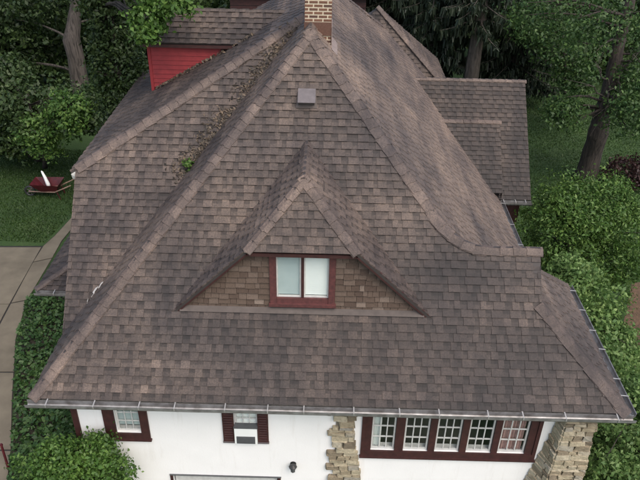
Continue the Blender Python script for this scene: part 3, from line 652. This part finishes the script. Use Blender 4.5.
# ---- side porch with low hip roof
pz = 2.95; o0 = Vector(at_z(35.5, 290, pz)); px0, py0 = o0.x, o0.y; py1 = py0+3.2; run = XLW-px0; rise = .42
q0 = Vector((px0, py0, pz)); q1 = Vector((XLW, py0, pz)); hp = Vector((XLW, py0+run, pz+run*rise)); q2_ = Vector((px0, py1, pz)); q3 = Vector((XLW, py1, pz+run*rise))
shingle_plane('porch_roof', [q0, q2_, q3, hp], (0, 1, 0), house, tint0=-.1); shingle_plane('porch_roof', [q0, q1, hp], (1, 0, 0), house, tint0=-.1)
caps('hip', q0, hp, (-rise, 0, 1), (0, -rise, 1), house, half=.12)
gutter('porch_gutter', q0+Vector((0, -.01, 0)), q1+Vector((0, -.01, 0)), (0, -1, 0), 3)
for yy in (py0+.2, py1-.2): MB().beam((XLW-.02, yy, pz-1.2), (px0+.25, yy, pz-.08), .09, .09, (0, 1, 0)).build('porch_bracket', M['brown'], house)
# peeling pale strip in the valley
vf = empty('valley_flashing', (0, 0, 0), house)
for i in range(7):
    t = .065+.012*i+random.uniform(-.004, .004); c = L1.lerp(LR, t)+Vector((random.uniform(.0, .12), -.03, .10+random.uniform(0, .03))); k = random.uniform(.5, 1.3)
    dd = (LR-L1).normalized(); ss = Vector((.6, -.6, .1))*.035*k
    MB().prism([c-ss*.6, c+ss, c+ss*.4+dd*.14*k+Vector((random.uniform(-.03, .03), 0, .03)), c-ss*1.1+dd*.10*k], (-.4, -.5, 1), .006).build('scrap', M['soffit'], vf)
# ------------------------------------------------------------------ things on the wall
ac = empty('air_conditioner', (-1.6, 10.2, 2.97)); tag(ac, 'white window air conditioner with grey grille between two brown shutters', 'air conditioner')
MB().box(-1.845, -1.355, 10.215, YW+.2, 2.97, 3.44).build('case', M['blind_w'], ac); MB().box(-1.86, -1.34, 10.208, YW+.05, 3.441, 3.46).build('top_plate', M['grille'], ac)
g = MB().box(-1.80, -1.40, 10.200, 10.2145, 2.99, 3.20).build('grille', M['grille'], ac)
for z in np.arange(3.0, 3.19, .024): MB().box(-1.79, -1.41, 10.192, 10.1995, z, z+.012).build('louvre', M['grille'], g)
lc = at_y(293, 467, YW-.1); lp = empty('wall_lamp', (lc.x, YW-.002, lc.z)); tag(lp, 'small black lantern fixed to the white wall above the garage door corner', 'wall lamp')
MB().tube([(lc.x, YW-.002, lc.z), (lc.x, YW-.02, lc.z)], .07, 12).build('backplate', M['dark'], lp)
MB().tube([(lc.x, YW-.02, lc.z), (lc.x, YW-.08, lc.z+.04), (lc.x, YW-.13, lc.z+.05)], .012, 6).build('arm', M['dark'], lp)
MB().tube([(lc.x, YW-.13, lc.z+.10), (lc.x, YW-.13, lc.z+.06), (lc.x, YW-.13, lc.z+.045)], [.012, .085, .095], 8).build('cap', M['dark'], lp)
MB().tube([(lc.x, YW-.13, lc.z+.044), (lc.x, YW-.13, lc.z-.10)], [.072, .05], 6).build('lantern_glass', M['grille'], lp)
MB().tube([(lc.x, YW-.13, lc.z-.10), (lc.x, YW-.13, lc.z-.13)], [.055, .015], 6).build('finial', M['dark'], lp)
# ------------------------------------------------------------------ foliage
def quads_obj(name, V, mat, parent=None, kind=None, origin=None):
    """V: (n,4,3) world-space leaf quads -> one mesh"""
    n = len(V); og = np.array(origin if origin is not None else loc_in(parent)); po = np.array(loc_in(parent))
    m = bpy.data.meshes.new(name); m.vertices.add(4*n); m.vertices.foreach_set('co', (V.reshape(-1, 3)-og).astype(np.float32).ravel())
    m.loops.add(4*n); m.loops.foreach_set('vertex_index', np.arange(4*n, dtype=np.int32)); m.polygons.add(n)
    m.polygons.foreach_set('loop_start', np.arange(0, 4*n, 4, dtype=np.int32)); m.update(calc_edges=True); m.materials.append(mat)
    o = bpy.data.objects.new(name, m); o.location = og-po; link(o, parent)
    if kind: o['kind'] = kind
    return o
def norm(a): return a/np.maximum(np.linalg.norm(a, axis=-1, keepdims=True), 1e-9)
def leaves(pos, size, nrm, aspect=.55, droop=.0, jit=.8):
    n = len(pos); nr = norm(nrm+rng.normal(0, jit, (n, 3))); d = rng.normal(0, 1, (n, 3)); d[:, 2] -= droop
    d = norm(d-nr*(d*nr).sum(1, keepdims=True)); s = np.cross(nr, d); L = (size*rng.uniform(.45, 1.5, n))[:, None]
    b = pos-d*L*.5; t = pos+d*L*.5-nr*L*.10
    return np.stack([b, pos+s*L*aspect*.5+nr*L*.08, t, pos-s*L*aspect*.5+nr*L*.08], 1)
def crown_pts(ell, nclump, per, csize, shell=.55, lump=.28):
    """clumped leaf positions in lumpy ellipsoids; returns pos, outward normals, clump centres"""
    P = []; Nn = []; C = []
    for (c, r) in ell:
        c, r = np.array(c), np.array(r); vol = nclump
        d = norm(rng.normal(0, 1, (vol, 3))); ph = rng.uniform(0, 6.28, 6)
        lr = 1+lump*(np.sin(d[:, 0]*4+ph[0])*np.sin(d[:, 1]*4+ph[1])+.6*np.sin(d[:, 2]*5+ph[2]+d[:, 0]*3))
        rad = lr*(rng.uniform(0, 1, vol)**(1/3)*(1-shell)+shell*rng.uniform(.8, 1.05, vol))
        cc = c+d*r*rad[:, None]; C.append(cc)
        k = rng.poisson(per, vol)+2; idx = np.repeat(np.arange(vol), k)
        off = rng.normal(0, 1, (len(idx), 3))*csize*rng.uniform(.6, 1.3, vol)[idx][:, None]*np.array([1, 1, .55])
        P.append(cc[idx]+off); Nn.append(norm(norm(off)+d[idx]*.8+np.array([0, 0, .7])))
    return np.concatenate(P), np.concatenate(Nn), np.concatenate(C)
def limb(mb, a, b, r0, r1, sag=.1, k=6, n=5, wob=.1):
    a, b = np.array(a, float), np.array(b, float); L = np.linalg.norm(b-a); pts = []
    for i in range(n+1):
        t = i/n; p = a+(b-a)*t; p[2] += sag*L*4*t*(1-t)*.5; p += rng.normal(0, wob*L*.06, 3)*(0 if i in (0, n) else 1); pts.append(p)
    mb.tube(pts, [r0+(r1-r0)*i/n for i in range(n+1)], k); return pts
def plant(name, label, cat, base, ell, nclump, per, csize, leaf, mat, group=None, trunk=None, tr=.1, limbs=14, bark='bark', shell=.55, aspect=.55, droop=0, lump=.28, crown='crown', stem='trunk', zmin=None, jit=.8):
    t = empty(name, base); tag(t, label, cat, group)
    pos, nr, C = crown_pts(ell, nclump, per, csize, shell, lump)
    keep = pos[:, 2] > (zmin if zmin is not None else G+.03); pos, nr = pos[keep], nr[keep]
    quads_obj(crown, leaves(pos, leaf, nr, aspect, droop, jit), mat, t)
    mb = MB(); tp = trunk or [base, (ell[0][0][0], ell[0][0][1], ell[0][0][2])]
    k = len(tp); pts = [np.array(p, float) for p in tp]
    fine = []; rad = []
    for i in range(k-1):
        for j in range(5):
            u = j/5; fine.append(pts[i]*(1-u)+pts[i+1]*u+rng.normal(0, min(tr*.05, .02), 3)*(1 if i+j else 0)); rad.append(tr*(1-.72*(i+u)/(k-1))*(1.35 if i+j == 0 else 1.1 if i+j == 1 else 1))
    fine.append(pts[-1]); rad.append(tr*.25); mb.tube(fine, rad, 12)
    sel = rng.choice(len(C), min(limbs, len(C)), replace=False)
    for s in sel:
        c = C[s]; best = min(range(len(fine)), key=lambda i: np.linalg.norm(fine[i]-c)+(3 if fine[i][2] > c[2] else 0)+(2 if i < 2 else 0))
        limb(mb, fine[best], c, min(rad[best]*.45, .075), .01, .12)
    mb.build(stem, M[bark], t, smooth=True); return t
def ellp(px, py, Y, rx, ry, rz): p = at_y(px, py, Y); return ((p.x, p.y, p.z), (rx, ry, rz))
def gp(x, y): p = at_z(x, y, G); return (p.x, p.y, p.z)
# shrubs beside the house
plant('leafy_shrub', 'bright green broad leaved shrub against the white wall below the small window', 'shrub', (-4.9, 9.2, G),
      [((-5.45, 9.65, 2.75), (.5, .5, .7)), ((-4.62, 9.75, 2.25), (.5, .42, .9)), ((-5.85, 9.8, 2.3), (.6, .5, .75)), ((-5.15, 9.5, 1.5), (1.0, .7, 1.1)), ((-5.0, 9.5, .5), (1.2, .8, .9)), ((-4.75, 9.9, 2.95), (.26, .25, .4))], 200, 20, .11, .085, M['leaf_bright'], tr=.06, limbs=40, shell=.75)
plant('spreading_shrub', 'large feathery green shrub beside the right eave, tallest of the shrubs', 'shrub', (8.8, 20.4, G),
      [((8.5, 20.4, 2.5), (1.7, 1.6, 1.8)), ((10.3, 20.6, 2.2), (1.5, 1.5, 1.6)), ((9.3, 20.2, 1.0), (2.0, 1.6, 1.3)), ((8.1, 19.8, 3.6), (.9, .9, .7)), ((9.5, 20.6, 3.5), (1.0, .9, .7))], 300, 34, .2, .115, M['leaf_mid'], tr=.12, limbs=50, shell=.7, aspect=.42)
plant('pale_shrub', 'pale green rounded shrub tucked under the right side gutter', 'shrub', (7.6, 15.6, G),
      [((7.45, 15.9, 2.7), (.95, 1.2, 1.1)), ((7.9, 14.9, 1.9), (1.0, 1.1, 1.1)), ((7.3, 16.6, 3.2), (.6, .6, .6)), ((7.8, 15.5, .7), (1.2, 1.5, 1.0))], 190, 26, .14, .115, M['leaf_pale'], tr=.08, limbs=40, shell=.75)
plant('corner_shrub', 'dense light green shrub around the stone corner pier', 'shrub', (7.0, 11.4, G),
      [((7.35, 11.6, 2.5), (.95, 1.1, 1.0)), ((6.4, 10.1, 1.7), (.6, .6, 1.1)), ((7.6, 10.5, 2.0), (.9, .9, 1.0)), ((8.2, 12.4, 2.0), (.9, 1.0, 1.1)), ((7.1, 10.6, .8), (1.4, 1.4, 1.2)), (tuple(at_z(604, 462, .9)), (.85, .8, .7)), (tuple(at_z(640, 455, 1.1)), (.9, .9, .8)), (tuple(at_z(612, 500, .3)), (1.1, .9, .7))], 210, 26, .13, .095, M['leaf_pale'], tr=.08, limbs=40, shell=.75)
plant('clipped_hedge', 'bright yellow green low hedge beside the mulch path', 'hedge', (9.6, 15.6, G),
      [((9.3, 16.6, .4), (.8, .8, .8)), ((9.5, 15.5, .3), (.9, .9, .8)), ((9.4, 14.2, .3), (.9, 1.0, .8)), ((11.6, 16.5, .3), (.6, 1.8, .7))], 130, 18, .12, .10, M['leaf_bright'], tr=.05, limbs=20, shell=.7)
plant('maroon_shrub', 'low dark maroon shrub on the lawn near the leaning tree', 'shrub', gp(632, 186), [(( 14.4, 29.6, .25), (1.3, .9, .75)), ((15.6, 29.6, .35), (1.2, 1.0, .85))], 120, 18, .15, .13, M['leaf_maroon'], tr=.06, limbs=16, shell=.7)
plant('wall_shrub', 'dark green shrub between the left house wall and the ivy bed', 'shrub', (-6.3, 13.6, G), [((-6.2, 12.6, .9), (.7, .9, 1.1)), ((-6.3, 14.0, 1.1), (.8, .9, 1.2)), ((-6.1, 11.3, .7), (.7, .8, .9))], 120, 16, .14, .13, M['leaf_ivy'], tr=.06, limbs=20, shell=.7)
# big leaning tree on the right
b0 = gp(586, 179); t1 = at_y(598, 132, 29.8); t2 = at_y(608, 95, 30.0); t3 = at_y(617, 55, 30.2); t4 = at_y(632, -10, 30.6); t5 = at_y(640, -70, 31)
lt = plant('leaning_tree', 'big tree with thick leaning grey trunk on the right lawn', 'tree', b0,
      [ellp(575, 20, 29, 2.3, 2, 1.4), ellp(620, 30, 30.5, 2.2, 2, 1.3), ellp(548, 5, 30, 1.6, 1.6, 1.1), ellp(632, 112, 27.5, .9, 1.0, 1.0), ellp(562, 112, 28.5, .8, .9, .55), ellp(600, -70, 32, 7, 6, 2.2), ellp(640, 80, 29, 1.1, 1.2, 1.0)], 90, 18, .3, .15, M['leaf_shade'], group='trees behind the house',  # the wide top ellipsoid is unseen crown, enlarged to shade the right lawn
      trunk=[b0, tuple(t1), tuple(t2), tuple(t3), tuple(t4), tuple(t5)], tr=.50, limbs=36, bark='bark', shell=.5)
for (xa, ya, xb, yb, Yb) in [(612, 82, 640, 52, 28.5), (610, 92, 596, 62, 28.8), (611, 88, 604, 118, 28.6), (609, 100, 622, 128, 28.4), (622, 72, 618, 104, 28.2), (607, 100, 588, 84, 28.7)]:
    mb = MB(); e0, e1 = at_y(xa, ya, 29.6), at_y(xb, yb, Yb); pts = limb(mb, e0, e1, .05, .012, .05, 5, 7, .5)
    for q_ in (3, 5, 6):
        p_ = np.array(pts[q_]); limb(mb, p_, p_+rng.normal(0, .45, 3), .018, .006, .05, 4, 3)
    mb.build('bare_branch', M['bark_l'], lt)
# bright overhanging tree at upper left, near the red dormer
bb_ = (-7.6, 22.6, G)
plant('overhanging_tree', 'bright green tree with a leafy bough hanging before the red dormer', 'tree', bb_,
      [ellp(150, 16, 16.9, .40, .4, .42), ellp(172, 2, 16.9, .42, .4, .38), ellp(146, 32, 16.8, .22, .25, .22), ellp(150, -30, 17.2, .9, .9, .6), ellp(120, -90, 19, 2.2, 2.2, 1.4), ellp(70, -120, 21, 2, 2, 1.5)], 70, 18, .11, .12, M['leaf_bright'], group='trees behind the house',
      trunk=[bb_, (-7.6, 22.3, 5), (-7.0, 21.4, 9), (-6.0, 19.5, 12)], tr=.2, limbs=40, shell=.6)
# old tree with pale furrowed trunk at the upper left
ob = (-13.6, 36.0, G); o1 = at_y(72, 40, 36); o2 = at_y(77, 0, 36.2); o3 = at_y(80, -60, 36.6)
plant('old_tree', 'old tree with broad pale furrowed trunk behind the dark shrubs', 'tree', ob,
      [ellp(15, 10, 37.5, 2.3, 1.6, 1.5), ellp(122, 20, 37.5, 1.4, 1.4, 1.8), ellp(80, -80, 36, 6, 5, 2.4), ellp(10, 55, 38, 2.0, 1.6, 1.5)], 150, 26, .25, .22, M['leaf_dark'], group='trees behind the house', trunk=[ob, tuple(o1), tuple(o2), tuple(o3)], tr=.55, limbs=5, bark='bark_l', shell=.45)
plant('dark_bush_tree', 'dark leafy small tree on the edge of the left lawn', 'tree', gp(40, 160), [ellp(30, 105, 29.5, 2.0, 1.6, 1.1), ellp(90, 112, 29, 1.3, 1.3, 1.0), ellp(5, 130, 30, 1.6, 1.5, 1.3), ellp(5, 75, 31, 1.2, 1.2, 1.0)], 170, 24, .22, .19, M['leaf_dark'], group='trees behind the house', tr=.22, limbs=40)
plant('sunlit_bush', 'medium green bush at the end of the left lawn beside the old red cart', 'shrub', gp(45, 168), [ellp(42, 135, 28, 1.1, .9, 1.0), ellp(68, 112, 27.6, .9, .8, .8)], 110, 20, .17, .16, M['leaf_mid'], tr=.1, limbs=20)
plant('ivy_tree', 'slender dark ivy clad tree behind the left eave', 'tree', (-6.9, 21.2, G), [ellp(112, 20, 21, .7, .6, 1.3), ellp(118, 65, 21, .75, .6, 1.2), ellp(120, 110, 21, .7, .6, 1.2), ellp(100, -20, 21.5, 1, .8, 1)], 190, 26, .16, .11, M['leaf_dark'], group='trees behind the house', tr=.25, limbs=30)
# drooping spruces
def spruce(label, base, h, rad, tr, z0=1.6, bark='bark'):
    t = empty('spruce_tree', base); tag(t, label, 'spruce', 'spruces behind the roof'); bx, by, bz = base
    mb = MB(); mb.tube([(bx, by, bz), (bx+.05, by, bz+h*.4), (bx, by, bz+h)], [tr, tr*.7, .03], 10); Q = []
    z = z0
    while z < h:
        f = 1-z/h; nb = rng.integers(5, 8)
        for i in range(nb):
            az = rng.uniform(0, 6.283); L = rad*(f**.7)*rng.uniform(.7, 1.1)+.2; dx, dy = math.cos(az), math.sin(az)
            u = np.linspace(.05, 1, 7); P = np.stack([bx+dx*L*u, by+dy*L*u, bz+z-L*.38*u**1.2+L*.16*u**3], 1)
            mb.tube(P, np.linspace(.045, .008, 7), 4, False)
            k = int(60*L); uu_ = rng.uniform(.12, 1.02, k); c = np.stack([np.interp(uu_, u, P[:, a]) for a in range(3)], 1)
            sd_ = rng.uniform(-1, 1, k)*.28*L*(1.1-uu_); c[:, 0] += -dy*sd_; c[:, 1] += dx*sd_; hang = rng.uniform(.1, .55, k); wd = rng.uniform(.03, .075, k)
            an = rng.uniform(0, 6.28, k); ex = np.stack([np.cos(an)*wd, np.sin(an)*wd, 0*wd], 1); dn = np.stack([rng.normal(0, .08, k), rng.normal(0, .08, k), -hang], 1)
            Q.append(np.stack([c-ex, c+ex, c+ex*.4+dn, c-ex*.4+dn], 1))
        z += rng.uniform(.28, .42)
    quads_obj('crown', np.concatenate(Q), M['needle'], t); mb.build('trunk', M[bark], t)
sp = [((473, 62, 38), 16, 3.0, .46), ((515, 55, 41), 16, 3.2, .3), ((430, 50, 40), 17, 3.0, .3), ((395, 30, 44), 18, 3.6, .3), ((350, 0, 47), 18, 3.6, .3)]
lb = ['drooping dark spruce with bare lower trunk beyond the rear wing ridge', 'drooping dark spruce at the edge of the shaded lawn', 'dark spruce just beside the far pointed roof', 'dark spruce directly behind the far pointed roof', 'dark spruce behind the brick chimney']
for ((x, y, Y), h, r_, tr), l_ in zip(sp, lb):
    p = at_y(x, y, Y); spruce(l_, (p.x, Y, G), h, r_, tr, 5.4 if x == 473 else 1.6, 'bark_l' if x == 473 else 'bark')
# woods further back, one mass per tree
wb = [(-24, 44, 7), (-19, 50, 8), (-8, 56, 8), (0, 58, 8), (9, 58, 8), (17, 60, 8), (25, 56, 8), (31, 48, 8), (24, 44, 6), (-29, 38, 8), (-4, 50, 6), (34, 58, 9), (-34, 56, 9), (-17.5, 42, 5), (-11.5, 43, 5.5), (-22, 38, 4.5), (13, 50, 6), (19, 47, 5)]
wl = ['far dark tree']
for i, (x, y, h) in enumerate(wb):
    plant('woodland_tree', 'dark broadleaf tree in the wood behind the house', 'tree', (x, y, G), [((x, y, h*.62), (3.6, 3.2, h*.42)), ((x+1.5, y-1, h*.9), (3, 2.6, h*.3)), ((x-1, y-1.2, h*.28), (3.2, 2.2, h*.28))], 90, 20, .42, .34, M['leaf_dark'], group='trees of the wood behind the house', tr=.3, limbs=14, shell=.6)
plant('slender_tree', 'slender dark trunked tree on the shaded right lawn', 'tree', gp(558, 122), [ellp(562, 45, 36, 1.6, 1.5, 1.2), ellp(540, 25, 37, 1.6, 1.5, 1.0), ellp(575, 80, 35, 1.0, 1, .8)], 110, 20, .3, .17, M['leaf_shade'], group='trees behind the house', trunk=[gp(558, 122), tuple(at_y(566, 70, 37)), tuple(at_y(560, 10, 37))], tr=.22, limbs=30)
# dark neighbouring building behind the ridge
nb = empty('neighbour_shed', (-3, 40, G)); tag(nb, 'dark brown board building far behind the main ridge', 'building')
n0, n1 = at_y(231, 14, 40), at_y(330, 0, 40)
MB().box(n0.x, 2.0, 40, 44, G, 6.0).build('wall', M['deck'], nb)
for i in range(18): MB().box(n0.x-.02, 2.02, 39.96, 39.998, G+.2+i*.34, G+.2+i*.34+.30).build('board', M['brown'], nb)
MB().prism([(n0.x-.4, 39.5, 5.95), (2.4, 39.5, 5.95), (2.4, 42, 8), (n0.x-.4, 42, 8)], (0, -.6, 1), .12).build('roof', M['deck'], nb)
MB().prism([(n0.x-.4, 42, 8), (2.4, 42, 8), (2.4, 44.5, 5.95), (n0.x-.4, 44.5, 5.95)], (0, .6, 1), .12).build('roof', M['deck'], nb)
# ground cover beside the drive
def scatter_poly(poly, n):
    P = np.array([(p[0], p[1]) for p in poly]); lo, hi = P.min(0), P.max(0); out = []
    while len(out) < n:
        q = rng.uniform(lo, hi, (n, 2)); ins = np.zeros(n, bool); j = len(P)-1
        for i in range(len(P)):
            a_, b_ = P[i], P[j]; c = ((a_[1] > q[:, 1]) != (b_[1] > q[:, 1])) & (q[:, 0] < (b_[0]-a_[0])*(q[:, 1]-a_[1])/(b_[1]-a_[1]+1e-12)+a_[0]); ins ^= c; j = i
        out += list(q[ins])
    return np.array(out[:n])
iv = [gp(*q) for q in [(36, 291), (29, 302), (18, 341), (14, 400), (12, 450), (-6, 600)]]+[(-5.4, 9.4, G), (-5.35, 18.5, G), (-8.6, 19.2, G), (-10.3, 20.2, G)]
q = scatter_poly(iv, 12000); h_ = .04+.14*np.sin(q[:, 0]*2.3)*np.sin(q[:, 1]*1.9)**2+rng.uniform(0, .14, len(q))
pos = np.column_stack([q, G+.03+np.abs(h_)]); tag(quads_obj('ivy_ground_cover', leaves(pos, .13, np.tile([0, 0, 1.], (len(q), 1)), .7, 0, .6), M['leaf_ivy']), 'green ivy ground cover between driveway and house', 'ground cover', kind='stuff')
# lawn blades where the lawn is in view
lp_ = [gp(*q) for q in [(-20, 240), (45, 243), (72, 214), (90, 190), (95, 150), (-20, 150)]]
q1_ = scatter_poly(lp_, 16000); q2s = scatter_poly([gp(*q) for q in [(520, 200), (660, 200), (720, 70), (520, 70)]], 42000)
q = np.concatenate([q1_, q2s]); hh = rng.uniform(.04, .08, len(q)); an = rng.uniform(0, 6.28, len(q)); wv = np.stack([np.cos(an), np.sin(an), 0*an], 1)*.018
b3 = np.column_stack([q, np.full(len(q), G)]); tp_ = b3+np.stack([rng.normal(0, .03, len(q)), rng.normal(0, .03, len(q)), hh], 1)
tag(quads_obj('grass', np.stack([b3-wv, b3+wv, tp_+wv*.3, tp_-wv*.3], 1), M['blade']), 'short dark grass on the lawns', 'grass', kind='stuff')
# dry leaf litter lodged in the valley
ct = rng.uniform(.46, .97, 46); cw = rng.uniform(.1, 1., 46)**2.2; ii = rng.choice(46, 1300, p=cw/cw.sum()); t = np.clip(ct[ii]+rng.normal(0, .013, len(ii)), .4, .985)
c = np.array(L1)[None]+(np.array(LR)-np.array(L1))[None]*t[:, None]; wide = (.10+.26*cw)[ii]
side_ = np.abs(rng.normal(0, 1, len(t)))*wide; c[:, 0] -= side_*.8; c[:, 2] += .03+rng.uniform(0, .03, len(t)); c += rng.normal(0, .015, c.shape)
k = 260; xx = rng.uniform(-4.7, -2.0, k); off = np.abs(rng.normal(0, .09, k)); c = np.concatenate([c, np.column_stack([xx, YR-.05-off, 7.49+.565*(xx+5.88)+.05+rng.uniform(0, .03, k)])]); t = np.zeros(len(c))
tag(quads_obj('leaf_litter', leaves(c, .085, np.tile([0, -1.1, 1.], (len(t), 1)), .38, 0, .35), M['litter']), 'dry brown leaf litter caught in the roof valley', 'leaf litter', kind='stuff')
wp = at_y(197, 178, 0.1+13.2); ww = L1.lerp(LR, .487); plant('roof_weed', 'small green weed sprouting in the roof valley', 'weed', tuple(ww), [((ww.x, ww.y-.05, ww.z+.18), (.12, .12, .12))], 14, 7, .04, .08, M['leaf_bright'], tr=.008, limbs=6, zmin=0, crown='foliage', stem='stem')
# ------------------------------------------------------------------ old red cart on the lawn
wc = gp(52, 196); cx, cy, cz = wc; wbw = empty('wheelbarrow', wc); tag(wbw, 'dark red wheelbarrow with wooden handles parked on the lawn', 'wheelbarrow'); M['redpaint'] = simple('dull_red_paint', (.10, .010, .016), (.045, .006, .009), 6, .5)
tb = MB(); vs = [(cx-.75, cy-.4, cz+.75), (cx+.55, cy-.45, cz+.75), (cx+.55, cy+.45, cz+.75), (cx-.75, cy+.4, cz+.75), (cx-.35, cy-.25, cz+.35), (cx+.35, cy-.28, cz+.35), (cx+.35, cy+.28, cz+.35), (cx-.35, cy+.25, cz+.35)]
tb.add(vs, [(4, 5, 6, 7), (0, 1, 5, 4), (1, 2, 6, 5), (2, 3, 7, 6), (3, 0, 4, 7)]); tb.build('tray', M['redpaint'], wbw)
M['wood'] = simple('old_wood', (.30, .20, .15), (.18, .12, .09), 12, .8)
for s in (-1, 1):
    MB().tube([(cx-.95, cy+s*.12, cz+.28), (cx+.3, cy+s*.3, cz+.36), (cx+1.1, cy+s*.36, cz+.75)], .03, 6).build('handle', M['wood'], wbw)
    MB().tube([(cx+.4, cy+s*.3, cz+.36), (cx+.5, cy+s*.3, cz)], .025, 6).build('leg', M['redpaint'], wbw)
whl = MB(); k = 20; pts = [(cx-.95+.22*math.cos(a), cy, cz+.24+.22*math.sin(a)) for a in np.linspace(0, 2*math.pi, k+1)]; whl.tube(pts, .045, 8, False); whl = whl.build('wheel', M['dark'], wbw, True)
MB().tube([(cx-.95, cy-.1, cz+.24), (cx-.95, cy+.1, cz+.24)], .04, 8).build('hub', M['vent'], whl)
for a in np.linspace(0, 2*math.pi, 6)[:5]: MB().tube([(cx-.95, cy, cz+.24), (cx-.95+.2*math.cos(a), cy, cz+.24+.2*math.sin(a))], .012, 5).build('spoke', M['vent'], whl)
sk = MB(); sk.tube([(cx-.1, cy+.1, cz+.37), (cx-.12, cy+.12, cz+.55), (cx-.2, cy+.15, cz+.85), (cx-.3, cy+.2, cz+1.1), (cx-.34, cy+.22, cz+1.16)], [.08, .09, .07, .05, .02], 9); tag(sk.build('white_sack', M['blind_w'], None, True, origin=(cx-.1, cy+.1, cz+.37)), 'small white sack standing in the red wheelbarrow', 'sack')
# dark red stake at the edge of the drive
sp_ = gp(9, 470); st = MB(); st.tube([sp_, (sp_[0]-.05, sp_[1]+.1, G+.85)], [.035, .03], 8); st.tube([(sp_[0]-.05, sp_[1]+.1, G+.85), (sp_[0]-.05, sp_[1]+.1, G+.9)], [.045, .03], 8); tag(st.build('marker_post', M['redpaint'], None, origin=sp_), 'short dark red post at the edge of the driveway', 'post')
print('objects', len(bpy.data.objects), 'tris', sum(len(o.data.polygons)*2 for o in bpy.data.objects if o.type == 'MESH'))
